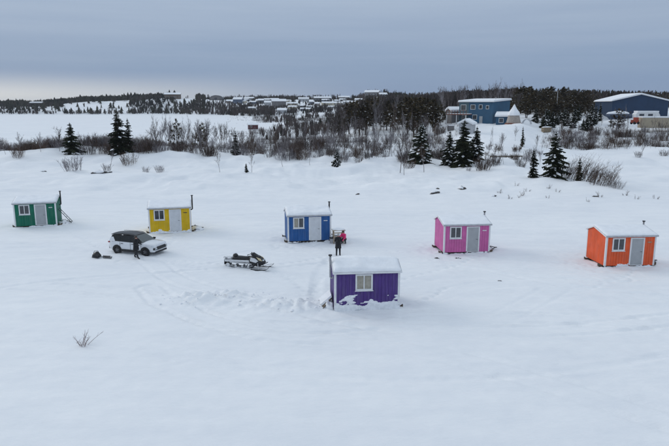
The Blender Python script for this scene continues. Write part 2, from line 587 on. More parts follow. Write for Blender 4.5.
FOOT = [((-13.9, 43.2), (-8.0, 40.2)), ((-4.6, 40.4), (-1.0, 35.2)), ((-15.8, 46.8), (-14.2, 51.9)), ((.4, 43.9), (-3.6, 41.0)), ((10.6, 44.0), (3.8, 37.2)), ((21.0, 40.6), (16.5, 36.0)), ((-1.8, 47.9), (-5.0, 47.2)), ((4.2, 33.2), (7.6, 36.5)),
        ((-14.8, 43.4), (-7.0, 41.8)), ((-5.2, 41.6), (-.1, 44.4)), ((.3, 44.9), (-1.6, 48.4)), ((-.2, 46.0), (1.2, 49.5)),
        ((-14.2, 47.0), (-13.3, 51.7)), ((-17.6, 43.8), (-16.0, 43.6)), ((.9, 44.2), (4.6, 36.6)), ((11.6, 44.4), (2.0, 46.5)),
        ((21.4, 40.2), (13.6, 43.4)), ((-26.2, 55.0), (-18.0, 46.6)), ((-.6, 43.6), (-1.2, 34.5))]


def T(x, y):
    return base_h(x, y) + detail_h(x, y)


def Ts(x, y):
    return float(T(np.array([x]), np.array([y]))[0])


def grow(a, step, g, end):
    o = []
    while a < end:
        a += step
        step *= g
        o.append(a)
    return o


def axis(lo, hi, step, g, mn, mx):
    core = list(np.arange(lo, hi + 1e-6, step))
    left = [lo - (v - lo) for v in grow(lo, step, g, lo + (lo - mn))][::-1]
    return np.array(left + core + grow(hi, step, g, mx))


gx = axis(-22, 24, .13, 1.03, -4500, 4500)
gy = axis(24, 57, .12, 1.026, -150, 6000)
GX, GY = np.meshgrid(gx, gy)
GZ = T(GX, GY)
nx, ny = len(gx), len(gy)
ii = (np.arange(ny - 1)[:, None] * nx + np.arange(nx - 1)[None, :]).ravel()
quads = np.stack([ii, ii + 1, ii + nx + 1, ii + nx], 1)
g = np_obj('ground', np.stack([GX.ravel(), GY.ravel(), GZ.ravel()], 1), quads, M['ground'])
tag(g, 'snow covered lake ice rising to low snowy banks and hills', kind='structure')


def drop(px, py, y0=60, y1=1200, fallback=None):
    """first terrain point seen at a pixel beyond depth y0"""
    ys = np.concatenate([np.arange(y0, 260, .5), np.arange(260, 1200, 2.0)])
    ys = ys[(ys >= y0) & (ys <= y1)]
    d = ray(px, py)
    xs = ys * d[0] / d[1]
    zr = CAM_H + ys * d[2] / d[1]
    zt = base_h(xs, ys)
    hit = np.nonzero(zt >= zr)[0]
    if len(hit) == 0:
        k = int(np.argmin(zr - zt))
    else:
        k = hit[0]
    return float(xs[k]), float(ys[k])


# ------------------------------------------------------------------ fishing cabins
WALL_Z0, EAVE, RIDGE_Y, RIDGE_Z = .16, 2.30, 1.70, 2.67


def gable(y):
    """underside of the roof over depth y"""
    if y <= RIDGE_Y:
        return EAVE + (RIDGE_Z - EAVE) * y / RIDGE_Y
    return EAVE + (RIDGE_Z - EAVE) * (CD - y) / (CD - RIDGE_Y)


def boards_front(m, openings, flip=False):
    """vertical siding boards 20 mm proud of the backing, cut round the openings"""
    n = 18
    w = CW / n
    m.box(0, CW, 0, .05, WALL_Z0, EAVE)
    for i in range(n):
        a, b = i * w + .007, (i + 1) * w - .007
        z = [(WALL_Z0 + .004, EAVE - .004)]
        for ox0, ox1, oz0, oz1 in openings:
            if b > ox0 and a < ox1:
                z = [(WALL_Z0 + .004, oz0), (oz1, EAVE - .004)]
                break
        for z0, z1 in z:
            if z1 - z0 > .02:
                m.box(a, b, -.02, -.002 + .003, z0, z1)


def boards_side(m, side):
    n = 13
    w = CD / n
    s = 1 if side else -1
    x0 = CW if side else 0
    def panel(y0, y1, xa, xb, inset):
        ys = [y0] + ([RIDGE_Y] if y0 < RIDGE_Y < y1 else []) + [y1]
        for a, b in zip(ys[:-1], ys[1:]):
            bt = [(xa, a, WALL_Z0 + inset), (xb, a, WALL_Z0 + inset), (xb, b, WALL_Z0 + inset), (xa, b, WALL_Z0 + inset)]
            tp = [(xa, a, gable(a) - inset), (xb, a, gable(a) - inset), (xb, b, gable(b) - inset), (xa, b, gable(b) - inset)]
            m.hexa(bt, tp)
    if side:
        panel(.051, CD - .051, CW - .05, CW, 0)
    else:
        panel(.051, CD - .051, 0, .05, 0)
    for i in range(n):
        a, b = i * w + .007, (i + 1) * w - .007
        if side:
            panel(a, b, CW - .001, CW + .02, .004)
        else:
            panel(a, b, -.02, .001, .004)


def window(parent, x0, x1, z0, z1, y, sgn, panes, name='window'):
    """sgn -1: wall faces -y, +1: faces +y"""
    fw = .085
    m = MB()
    ya, yb = (y - .05, y + .004) if sgn < 0 else (y - .004, y + .05)
    for a, b, c, d in ((x0, x1, z0, z0 + fw), (x0, x1, z1 - fw, z1), (x0, x0 + fw, z0 + fw, z1 - fw), (x1 - fw, x1, z0 + fw, z1 - fw)):
        m.box(a, b, ya, yb, c, d)
    w = m.build(name, M['white'], parent)
    xm = (x0 + x1) / 2
    ms = MB()
    yc, yd = (y - .035, y - .001) if sgn < 0 else (y + .001, y + .035)
    ms.box(xm - .03, xm + .03, yc, yd, z0 + fw + .001, z1 - fw - .001)
    ms.build('mullion', M['white'], w)
    sl = MB()
    ye, yf = (y - .09, y - .0) if sgn < 0 else (y, y + .09)
    sl.box(x0 - .03, x1 + .03, ye, yf, z0 - .04, z0 - .002)
    sl.build('sill', M['white'], w)
    for k, (a, b) in enumerate(((x0 + fw + .001, xm - .031), (xm + .031, x1 - fw - .001))):
        p = MB()
        yg, yh = (y - .012, y - .002) if sgn < 0 else (y + .002, y + .012)
        p.box(a, b, yg, yh, z0 + fw + .001, z1 - fw - .001)
        p.build('pane', M[panes[k]], w)
    return w


def roof_snow(seed, thick, overf=.12, overx=.10):
    n, k = 42, 34
    xs = np.linspace(-overx + .015, CW + overx - .015, n)
    ys = np.linspace(-overf + .015, CD + overf - .015, k)
    X, Y = np.meshgrid(xs, ys)
    rz = np.where(Y <= RIDGE_Y, EAVE + (RIDGE_Z - EAVE) * Y / RIDGE_Y, EAVE + (RIDGE_Z - EAVE) * (CD - Y) / (CD - RIDGE_Y)) + .062
    e = np.minimum(np.minimum(X - xs[0], xs[-1] - X), np.minimum(Y - ys[0], ys[-1] - Y))
    t = thick * (1 - (1 - np.clip(e / .16, 0, 1)) ** 2.4) * (1 + .9 * fbm(X * .8 + seed, Y * .8, 71, 3)) + .006
    X2 = X + np.where(e < .01, .02 * fbm(X * 5, Y * 5, 73 + seed, 2), 0)
    Y2 = Y + np.where(e < .01, .03 * fbm(X * 4, Y * 4, 75 + seed, 2), 0)
    top = np.stack([X2.ravel(), Y2.ravel(), (rz + t).ravel()], 1)
    bot = np.stack([X2.ravel(), Y2.ravel(), (rz).ravel()], 1)
    V = np.concatenate([top, bot])
    ii = (np.arange(k - 1)[:, None] * n + np.arange(n - 1)[None, :]).ravel()
    q = [np.stack([ii, ii + 1, ii + n + 1, ii + n], 1), np.stack([ii, ii + n, ii + n + 1, ii + 1], 1) + n * k]
    ring = list(range(n)) + [n * r + n - 1 for r in range(1, k)] + [n * (k - 1) + c for c in range(n - 2, -1, -1)] + [n * r for r in range(k - 2, 0, -1)]
    a = np.array(ring); b = np.roll(a, -1)
    q.append(np.stack([a, a + n * k, b + n * k, b], 1))
    o = np_obj('roof_snow', V, np.concatenate(q), M['snow'])
    return o


def wall_snow(parent, y, sgn, prof, seed, thick=.07, back=False):
    """snow blown onto the foot of a wall: only where the noisy drift profile reaches"""
    n, k = 130, 44
    xs = np.linspace(-.04, CW + .04, n); zs = np.linspace(.02, 1.0, k)
    X, Z = np.meshgrid(xs, zs)
    h = np.interp(X, [p[0] for p in prof], [p[1] for p in prof])
    d = (h - Z) / .22 - np.clip((.20 - Z) / .10, 0, 1.6) * (.9 if back else 0) + (2.3 if back else 1.15) * fbm(X * 1.8 + seed - 1.2 * Z, Z * 6.0 + X * .9, 81, 4) + .5 * fbm(X * 7 + seed, Z * 13, 83, 2) + (.55 if back else 0)
    th = thick * np.clip(d, 0, 1) ** .6
    keep = d > 0
    yy = y + sgn * (.018 + th)
    V = np.stack([X.ravel(), yy.ravel(), Z.ravel()], 1)
    ii = (np.arange(k - 1)[:, None] * n + np.arange(n - 1)[None, :])
    ok = keep[:-1, :-1] | keep[1:, :-1] | keep[:-1, 1:] | keep[1:, 1:]
    ii = ii[ok].ravel()
    q = np.stack([ii, ii + 1, ii + n + 1, ii + n], 1)
    if sgn > 0:
        q = q[:, ::-1]
    o = np_obj('wall_snow', V, q, M['rough_snow'])
    o.parent = parent
    return o


def cabin(colour, cx, cy, deg, label, back=False, pz=3.0, door='door_grey', panes=('pane', 'pane'), plate='white', thick=.10, prof=None, seed=0):
    a = R(deg)
    if back:       # the photograph shows the rear wall: turn the cabin half round
        ox = cx + CW * math.cos(a) - CD * math.sin(a)
        oy = cy + CW * math.sin(a) + CD * math.cos(a)
        a += math.pi
    else:
        ox, oy = cx, cy
    c = thing('fishing_cabin', (ox, oy, 0), a, label, 'cabin', 'painted ice fishing cabins')
    P = M['paint_' + colour]
    WX0, WX1, WZ0, WZ1 = .44, 1.36, 1.24, 2.17
    DX0, DX1, DZ0, DZ1 = 1.75, 2.79, .20, 2.17
    m = MB(); boards_front(m, [(WX0 + .02, WX1 - .02, WZ0 + .02, WZ1 - .02), (DX0 + .02, DX1 - .02, DZ0, DZ1 - .02)])
    m.build('wall', P, c)
    m = MB(); boards_front(m, [(CW - 2.44, CW - 1.52, WZ0 + .02, WZ1 - .02)])
    X = Matrix.Translation((CW, CD, 0)) @ Matrix.Rotation(math.pi, 4, 'Z')
    m.v = [tuple(X @ Vector(p)) for p in m.v]
    m.build('wall', P, c)
    for s in (0, 1):
        m = MB(); boards_side(m, s)
        m.build('wall', P, c)
    # corner trim
    for x in (0, CW):
        for y in (0, CD):
            m = MB()
            sx = -1 if x == 0 else 1
            sy = -1 if y == 0 else 1
            xa, xb = sorted((x + sx * .034, x - sx * .085))
            m.box(xa, xb, *sorted((y + sy * .034, y + sy * .0205)), WALL_Z0 - .01, EAVE - .01)
            ya, yb = sorted((y + sy * .0200, y - sy * .085))
            m.box(*sorted((x + sx * .034, x + sx * .0205)), ya, yb, WALL_Z0 - .01, EAVE - .005)
            m.build('corner_trim', M['white'], c)
    window(c, WX0, WX1, WZ0, WZ1, 0, -1, panes)
    window(c, 1.50, 2.46, WZ0, WZ1, CD, 1, ('blind', 'blind') if back else panes)
    # door with its frame, handle, step
    m = MB()
    m.box(DX0 + .1, DX1 - .1, -.03, .001, DZ0 + .02, DZ1 - .09)
    d = m.build('door', M[door], c)
    m = MB()
    for z0, z1 in ((.42, 1.05), (1.22, 1.95)):
        m.box(DX0 + .22, DX1 - .22, -.038, -.031, z0, z1)
    m.build('door_panel', M[door], d)
    m = MB()
    m.box(DX0, DX0 + .095, -.045, 0, DZ0, DZ1); m.box(DX1 - .095, DX1, -.045, 0, DZ0, DZ1)
    m.box(DX0 + .096, DX1 - .096, -.045, 0, DZ1 - .085, DZ1)
    m.box(DX0 + .096, DX1 - .096, -.055, 0, DZ0 - .03, DZ0 + .015)
    m.build('frame', M['white'], d)
    m = MB()
    m.tube([(DX1 - .17, -.03, 1.15), (DX1 - .17, -.075, 1.15)], .014, 6)
    m.tube([(DX1 - .17, -.075, 1.15), (DX1 - .29, -.075, 1.15)], .012, 6)
    m.build('handle', M['black_metal'], d)
    m = MB(); m.box(3.0, 3.32, -.036, -.021, 1.80, 1.86)
    pl = m.build('name_plate', M['black_metal'] if plate == 'dark' else (M['wood_pale'] if plate == 'wood' else M['white']), c)
    # roof: two slabs with fascia
    ov, ox_ = .12, .10
    sl = (RIDGE_Z - EAVE) / RIDGE_Y
    sb = (RIDGE_Z - EAVE) / (CD - RIDGE_Y)
    m = MB()
    e0 = EAVE - ov * sl + .006; e1 = EAVE - ov * sb + .006; rz = RIDGE_Z + .006
    m.hexa([(-ox_, -ov, e0), (CW + ox_, -ov, e0), (CW + ox_, RIDGE_Y, rz), (-ox_, RIDGE_Y, rz)],
           [(-ox_, -ov, e0 + .05), (CW + ox_, -ov, e0 + .05), (CW + ox_, RIDGE_Y, rz + .05), (-ox_, RIDGE_Y, rz + .05)])
    m.hexa([(-ox_, RIDGE_Y + .001, rz), (CW + ox_, RIDGE_Y + .001, rz), (CW + ox_, CD + ov, e1), (-ox_, CD + ov, e1)],
           [(-ox_, RIDGE_Y + .001, rz + .05), (CW + ox_, RIDGE_Y + .001, rz + .05), (CW + ox_, CD + ov, e1 + .05), (-ox_, CD + ov, e1 + .05)])
    r = m.build('roof', M['metal'], c)
    m = MB(); m.box(-ox_ - .004, CW + ox_ + .004, -ov - .022, -ov - .001, e0 - .045, e0 + .058)
    m.build('fascia', M['metal'], r)
    m = MB(); m.box(-ox_ - .004, CW + ox_ + .004, CD + ov + .001, CD + ov + .022, e1 - .045, e1 + .058)
    m.build('fascia', M['white'], r)
    for xa, xb in ((-ox_ - .022, -ox_ - .001), (CW + ox_ + .001, CW + ox_ + .022)):
        m = MB()
        m.hexa([(xa, -ov, e0 - .045), (xb, -ov, e0 - .045), (xb, RIDGE_Y, rz - .045), (xa, RIDGE_Y, rz - .045)],
               [(xa, -ov, e0 + .058), (xb, -ov, e0 + .058), (xb, RIDGE_Y, rz + .058), (xa, RIDGE_Y, rz + .058)])
        m.hexa([(xa, RIDGE_Y + .001, rz - .045), (xb, RIDGE_Y + .001, rz - .045), (xb, CD + ov, e1 - .045), (xa, CD + ov, e1 - .045)],
               [(xa, RIDGE_Y + .001, rz + .058), (xb, RIDGE_Y + .001, rz + .058), (xb, CD + ov, e1 + .058), (xa, CD + ov, e1 + .058)])
        m.build('rake_board', M['white'], r)
    rs = roof_snow(seed * 3 + 1, thick)
    rs.parent = r
    # stove pipe on the end wall with elbow and cap
    m = MB()
    yy = 1.92
    m.tube([(CW + .02, yy, 1.78), (CW + .12, yy, 1.78), (CW + .18, yy, 1.84), (CW + .18, yy, 2.0), (CW + .18, yy, pz)], .062, 10)
    m.box(CW + .022, CW + .20, yy - .015, yy + .015, 2.2, 2.23)
    p = m.build('stove_pipe', M['metal' if colour in ('purple', 'pink', 'orange') else 'black_metal'], c, True)
    m = MB()
    m.tube([(CW + .18, yy, pz), (CW + .18, yy, pz + .03), (CW + .18, yy, pz + .05), (CW + .18, yy, pz + .12)], [.045, .045, .105, .105], 12)
    m.build('cap', M['black_metal'], p)
    # skids with turned-up ends and a tow frame at the pipe end
    for y in (.35, CD - .35):
        m = MB()
        pts = [(-.30, .15), (-.16, .05), (CW + .22, .05), (CW + .40, .15)]
        b = [(x, y - .06, z - .06) for x, z in pts]
        rings = [[(x, y - .06, z - .06), (x, y + .06, z - .06), (x, y + .06, z + .095), (x, y - .06, z + .095)] for x, z in pts]
        m.loft(rings)
        m.build('skid', M['wood_dark'], c)
    m = MB()
    for x in (.25, 1.3, 2.3, CW - .25):
        m.box(x - .05, x + .05, .05, CD - .05, .10, WALL_Z0 - .003)
    m.build('floor_joists', M['wood_dark'], c)
    m = MB()
    m.tube([(CW + .3, .35, .17), (CW + .95, CD / 2 - .06, .14), (CW + 1.12, CD / 2, .14)], .035, 6)
    m.tube([(CW + .3, CD - .35, .17), (CW + .95, CD / 2 + .06, .14), (CW + 1.12, CD / 2, .14)], .035, 6)
    m.tube([(CW + .62, .66, .155), (CW + .62, CD - .66, .155)], .025, 6)
    m.build('tow_frame', M['black_metal'], c)
    if prof:
        wall_snow(c, CD if back else 0, 1 if back else -1, prof, seed, .07 if back else .05, back)
    return c


C_OR = cabin('orange', *CABINS[0][1:], 'bright orange cabin with grey door, turned to show its blank end wall', plate='wood', pz=2.87, thick=.065, seed=1,
             prof=[(0, .02), (.8, .03), (1.0, .28), (1.7, .27), (1.9, .05), (2.9, .05), (3.2, .2), (3.6, .1)])
C_PI = cabin('pink', *CABINS[1][1:], 'magenta pink cabin with grey door on the ice', pz=2.87, thick=.06, seed=2,
             prof=[(0, .02), (2.5, .05), (2.8, .2), (3.3, .22), (3.6, .05)])
C_BL = cabin('blue', *CABINS[2][1:], 'blue cabin with white door behind two people', door='door_white', panes=('blind', 'pane'), thick=.16, seed=3,
             prof=[(0, .02), (3.6, .08)])
C_PU = cabin('purple', *CABINS[3][1:], 'purple cabin with snow plastered on its lower wall, door out of sight', back=True, thick=.14, seed=4,
             prof=[(0, .45), (.2, .62), (.7, .55), (1.05, .38), (1.35, .50), (1.62, .62), (1.75, .40), (2.1, .38), (2.5, .55), (2.9, .60), (3.3, .52), (3.6, .40)])
C_GR = cabin('green', *CABINS[4][1:], 'dark green cabin with grey door and a propped ladder at its end', thick=.10, seed=5,
             prof=[(0, .02), (1.0, .05), (1.4, .2), (2.0, .22), (2.3, .04), (3.6, .05)])
C_YE = cabin('yellow', *CABINS[5][1:], 'yellow cabin with white door behind the white car', door='door_white', plate='dark', thick=.08, seed=6,
             prof=[(0, .12), (.4, .24), (1.0, .38), (1.4, .25), (1.9, .1), (3.0, .05), (3.3, .22), (3.6, .2)])

# raised tow frame leaning on the end of the green cabin, with a snow heap; snow heaps on the tow frames
m = MB()
for y in (.75, 1.45):
    m.tube([(CW + .07, y, 1.55), (CW + 1.15, y + .15, .10)], .03, 6)
for k in range(1, 5):
    t = k / 5
    m.tube([(CW + .07 + 1.08 * t, .75 + .15 * t, 1.55 - 1.45 * t), (CW + .07 + 1.08 * t, 1.45 + .15 * t, 1.55 - 1.45 * t)], .018, 5)
m.build('leaning_frame', M['black_metal'], C_GR)


def blob(name, parent, c, r, mtl, seed=0, flat=True, n=16, k=8, rough=.25):
    V, Fc = [], []
    for i in range(k + 1):
        th = math.pi / 2 * i / k if flat else math.pi * i / k - math.pi / 2
        for j in range(n):
            ph = 2 * math.pi * j / n
            d = Vector((math.cos(ph) * math.cos(th), math.sin(ph) * math.cos(th), math.sin(th)))
            f = 1 + rough * 2 * mnoise.noise(d * 1.7 + Vector((seed * 3.1, seed, 0))) + rough * mnoise.noise(d * 4 + Vector((seed, 0, 0)))
            V.append((c[0] + d.x * r[0] * f, c[1] + d.y * r[1] * f, c[2] + d.z * r[2] * f))
    for i in range(k):
        for j in range(n):
            Fc.append((i * n + j, i * n + (j + 1) % n, (i + 1) * n + (j + 1) % n, (i + 1) * n + j))
    m = MB(); m.add(V, Fc)
    return m.build(name, mtl, parent, True)


blob('heaped_snow', C_GR, (CW + .42, 1.0, 0.0), (.42, .6, .42), M['snow'], 2)
blob('heaped_snow', C_YE, (CW + .5, 1.2, 0.0), (.5, .9, .26), M['snow'], 3)
m = MB()
m.hexa([(CW + .10, .9, .62), (CW + .70, .9, .10), (CW + .70, 2.5, .10), (CW + .10, 2.1, .62)],
       [(CW + .13, .9, .67), (CW + .73, .9, .15), (CW + .73, 2.1, .15), (CW + .13, 2.1, .67)])
m.build('ramp_board', M['wood_dark'], C_PU)
m = MB()
m.hexa([(CW + .11, .92, .68), (CW + .71, .92, .155), (CW + .71, 2.08, .155), (CW + .11, 2.08, .68)],
       [(CW + .14, .95, .80), (CW + .76, .95, .27), (CW + .76, 2.05, .27), (CW + .14, 2.05, .80)])
m.build('ramp_snow', M['snow'], C_PU)
blob('heaped_snow', C_PU, (CW + .25, 2.15, 0.0), (.35, .45, .5), M['snow'], 9)

# ------------------------------------------------------------------ white car
M['carpaint'] = mat('white_car_paint', (.72, .735, .76), .22, .03, 1.5, spec=.5, coat=.5)
M['carblack'] = mat('gloss_black_roof', (.010, .010, .012), .35, .2, 2, spec=.35)
M['plastic'] = mat('black_plastic', (.02, .02, .022), .6, .2, 8)
M['glass'] = mat('tinted_glass', (.008, .010, .012), .06, .2, 1.5, spec=.4)
M['windshield'] = mat('windscreen', (.05, .065, .065), .04, .2, 1.2, spec=.9)
M['tyre'] = mat('tyre', (.018, .018, .019), .85, .25, 9)
M['rim'] = mat('dark_alloy', (.15, .15, .16), .35, .2, 6, metal=.7)
M['lamp'] = mat('lamp_lens', (.62, .66, .70), .1, .1, 8, spec=.8)
M['redlamp'] = mat('red_lamp', (.30, .01, .012), .15, .1, 8)


def car(x, y, rz):
    z0 = Ts(x, y) - .03
    c = thing('parked_car', (x, y, z0), rz, 'white compact SUV with black roof, a person standing at its side', 'car', None, (.97, .97, .93))
    st = [(-2.19, .48, .88, .70), (-2.13, .38, 1.00, .80), (-1.95, .32, 1.07, .875), (-1.6, .30, 1.085, .90), (-1.0, .27, 1.075, .905),
          (0, .26, 1.05, .905), (.7, .26, 1.045, .905), (1.02, .27, 1.06, .905), (1.4, .30, 1.055, .90), (1.8, .32, 1.02, .875),
          (2.02, .34, 1.0, .855), (2.14, .36, .96, .80), (2.19, .40, .92, .74), (2.205, .45, .88, .70)]
    rings = []
    for sx, zb, zt, w in st:
        h = zt - zb
        half = [(w * .86, zb), (w * .985, zb + .10 * h), (w * .99, zb + .35 * h), (w * 1.0, zb + .58 * h), (w * .97, zb + .66 * h), (w * .985, zb + .80 * h), (w * .93, zb + .95 * h), (w * .84, zt), (w * .45, zt + .03), (0, zt + .045)]
        ring = [(sx, -a, b) for a, b in half] + [(sx, a, b) for a, b in reversed(half[:-1])]
        rings.append(ring)
    m = MB(); m.loft(rings)
    m.build('body', M['carpaint'], c, True)
    # greenhouse: windscreen base, roof line, tailgate
    def gh(sx, w0, z0_, w1, z1):
        return w0, z0_, w1, z1
    A = dict(fx=1.06, fz=1.075, rx=.30, rz=1.585, tx=-1.80, tz=1.565, bx=-2.08, bz=1.06)
    wb, wr = .85, .66
    m = MB()   # windscreen
    m.add([(1.10, -.78, 1.075), (1.10, .78, 1.075), (.33, .62, 1.59), (.33, -.62, 1.59)], [(0, 1, 2, 3)])
    m.build('windscreen', M['windshield'], c)
    m = MB()   # rear glass
    m.add([(-2.10, -.74, 1.10), (-2.10, .74, 1.10), (-1.86, .60, 1.52), (-1.86, -.60, 1.52)], [(3, 2, 1, 0)])
    m.build('rear_window', M['glass'], c)
    for s in (-1, 1):
        def P(px, t, off=0.0):     # point on the side glass plane, t 0 belt..1 roof
            wz = wb + (wr - wb) * t + off
            return (px, s * wz, 1.065 + (1.575 - 1.065) * t)
        # inner shell of the cabin side (dark), then separate panes on it
        m = MB()
        pl = [P(1.06, 0), P(-2.06, 0), P(-1.84, .95), P(.30, 1)]
        m.add(pl, [(0, 1, 2, 3) if s > 0 else (3, 2, 1, 0)])
        m.build('pillar_frame', M['carblack'], c)
        for q in ([(.93, .08), (.02, .08), (.02, .88), (.33, .88)], [(-.05, .08), (-.95, .08), (-.95, .86), (-.05, .88)], [(-1.02, .08), (-1.42, .10), (-1.52, .84), (-1.02, .86)]):
            m = MB()
            m.add([P(a, t, .006) for a, t in q], [(0, 1, 2, 3) if s > 0 else (3, 2, 1, 0)])
            m.build('side_window', M['glass'], c)
        m = MB()   # white rear pillar sweeping up
        q = [P(-1.46, -.06, .012), P(-2.07, -.06, .012), P(-1.93, .62, .012), P(-1.70, .62, .012)]
        m.add(q, [(0, 1, 2, 3) if s > 0 else (3, 2, 1, 0)])
        m.build('rear_pillar', M['carpaint'], c)
        # door gaps, handles, cladding
        for gx_ in (.98, -.02, -1.0):
            m = MB(); m.box(gx_ - .006, gx_ + .006, *sorted((s * .893, s * .912)), .40, 1.03)
            m.build('door_gap', M['plastic'], c)
        for gx_ in (.08, -.90):
            m = MB(); m.box(gx_, gx_ + .20, *sorted((s * .89, s * .925)), .90, .935)
            m.build('door_handle', M['carblack'], c)
        m = MB()
        m.box(-.95, 1.0, *sorted((s * .86, s * .922)), .24, .44)
        m.build('sill_cladding', M['plastic'], c)
        mm = MB()
        mm.box(.80, .98, *sorted((s * .93, s * 1.06)), 1.04, 1.18)
        mm.box(.86, .92, *sorted((s * .82, s * .94)), 1.06, 1.10)
        mm.build('mirror', M['carblack'], c)
        m = MB()
        m.hexa([(2.00, s * .56, .82), (2.215, s * .56, .82), (2.10, s * .865, .82), (1.90, s * .865, .82)] if s < 0 else
               [(2.00, s * .56, .82), (1.90, s * .865, .82), (2.10, s * .865, .82), (2.215, s * .56, .82)],
               [(2.00, s * .56, .87), (2.21, s * .56, .87), (2.09, s * .86, .885), (1.88, s * .86, .885)] if s < 0 else
               [(2.00, s * .56, .87), (1.88, s * .86, .885), (2.09, s * .86, .885), (2.21, s * .56, .87)])
        m.build('daytime_lamp', M['lamp'], c)
        m = MB(); m.hexa(*[[(2.0, s * .55, z), (2.245, s * .55, z), (2.185, s * .82, z), (2.0, s * .84, z)][::(1 if s > 0 else -1)] for z in (.54, .72)])
        hl = m.build('headlight', M['plastic'], c)
        m = MB(); m.hexa(*[[(2.1, s * .58, z), (2.254, s * .58, z), (2.21, s * .78, z), (2.1, s * .78, z)][::(1 if s > 0 else -1)] for z in (.60, .69)])
        m.build('lens', M['lamp'], hl)
        m = MB(); m.box(-2.17, -2.02, *sorted((s * .58, s * .86)), .90, 1.0)
        m.build('tail_light', M['redlamp'], c)
        m = MB(); m.tube([(.2, s * .60, 1.665), (-.1, s * .60, 1.69), (-1.5, s * .60, 1.68), (-1.7, s * .60, 1.655)], .018, 6)
        m.build('roof_rail', M['carblack'], c)
    m = MB()
    rr = []
    for sx, w, z in ((.36, .62, 1.575), (.25, .66, 1.60), (-.4, .67, 1.635), (-1.2, .665, 1.62), (-1.8, .63, 1.575), (-2.02, .60, 1.55)):
        rr.append([(sx, -w, z - .02), (sx, w, z - .02), (sx, w * .97, z + .015), (sx, w * .5, z + .045), (sx, -w * .5, z + .045), (sx, -w * .97, z + .015)])
    m.loft(rr)
    m.build('roof', M['carblack'], c, False)
    m = MB()
    m.hexa([(2.0, -.5, .53), (2.24, -.5, .53), (2.24, .5, .53), (2.0, .5, .53)], [(2.0, -.545, .80), (2.225, -.545, .80), (2.225, .545, .80), (2.0, .545, .80)])
    m.build('grille', M['plastic'], c)
    m = MB(); m.box(1.98, 2.235, -.70, .70, .30, .44)
    m.build('bumper_cladding', M['plastic'], c)
    m = MB(); m.box(-2.215, -1.98, -.72, .72, .36, .56)
    m.build('bumper_cladding', M['plastic'], c)
    m = MB(); m.box(2.236, 2.25, -.16, .16, .46, .52)
    m.build('number_plate', M['white'], c)
    for wx in (1.34, -1.30):
        for s in (-1, 1):
            # wheel arch: black plastic rim over a dark recess
            m = MB()
            rings = []
            for k in range(15):
                t = math.pi * (-.06 + 1.12 * k / 14)
                ca, sa = math.cos(t), math.sin(t)
                rings.append([(wx + ca * r_, s * yv, .34 + sa * r_) for r_, yv in ((.37, .84), (.43, .84), (.435, .918), (.37, .918))])
            m.loft(rings)
            m.build('wheel_arch', M['plastic'], c)
            m = MB()
            m.tube([(wx, s * .80, .34), (wx, s * .9085, .34)], .385, 20)
            m.build('arch_recess', M['plastic'], c)
            tr = MB()
            prof = [(.19, -.10), (.30, -.11), (.335, -.08), (.34, 0), (.335, .08), (.30, .11), (.19, .10)]
            rings = [[(wx + r_ * math.cos(t), s * .84 + d_, .34 + r_ * math.sin(t)) for r_, d_ in prof] for t in [2 * math.pi * k / 22 for k in range(23)]]
            tr.loft(rings, cap=False, closed=True)
            w = thing_part('wheel', c)
            tr.build('tyre', M['tyre'], w, True)
            rm = MB()
            yo = s * .925
            for k in range(5):
                t = 2 * math.pi * k / 5 + .3
                ca, sa = math.cos(t), math.sin(t)
                px_, pz_ = -sa, ca
                b = [(wx + ca * r_ + px_ * q, yo + e, .34 + sa * r_ + pz_ * q) for r_, q, e in ((.03, -.045, 0), (.21, -.035, 0), (.21, .035, 0), (.03, .045, 0))]
                tpp = [(p[0], p[1] - s * .03, p[2]) for p in b]
                rm.hexa(b, tpp)
            rm.tube([(wx, s * .86, .34), (wx, s * .935, .34)], [.05, .05], 10)
            rings = [[(wx + r_ * math.cos(t), s * yv, .34 + r_ * math.sin(t)) for r_, yv in ((.195, .80), (.215, .80), (.215, .935), (.195, .935))] for t in [2 * math.pi * k / 20 for k in range(21)]]
            rm.loft(rings, cap=False)
            rm.build('rim', M['rim'], w)
            bd = MB(); bd.tube([(wx, s * .81, .34), (wx, s * .87, .34)], .19, 16)
            bd.build('brake_disc', M['plastic'], w)
    return c


def thing_part(name, parent):
    o = bpy.data.objects.new(name, None)
    o.empty_display_size = .1
    col.objects.link(o)
    o.parent = parent
    return o


_r, _f = gp(115.5, 253.6), gp(146.5, 256.6)
_hd = math.atan2(_f[1] - _r[1], _f[0] - _r[0])
_mx, _my = (_r[0] + _f[0]) / 2, (_r[1] + _f[1]) / 2
_nx, _ny = -math.sin(_hd), math.cos(_hd)
car(_mx + _nx * .90, _my + _ny * .90, _hd)

# ------------------------------------------------------------------ snowmobile
M['sledwhite'] = mat('white_sled_plastic', (.62, .63, .64), .3, .05, 3, coat=.3)
M['sledaccent'] = mat('cream_sled_panel', (.55, .47, .30), .35, .1, 5)
M['vinyl'] = mat('black_vinyl', (.014, .014, .016), .5, .2, 8)


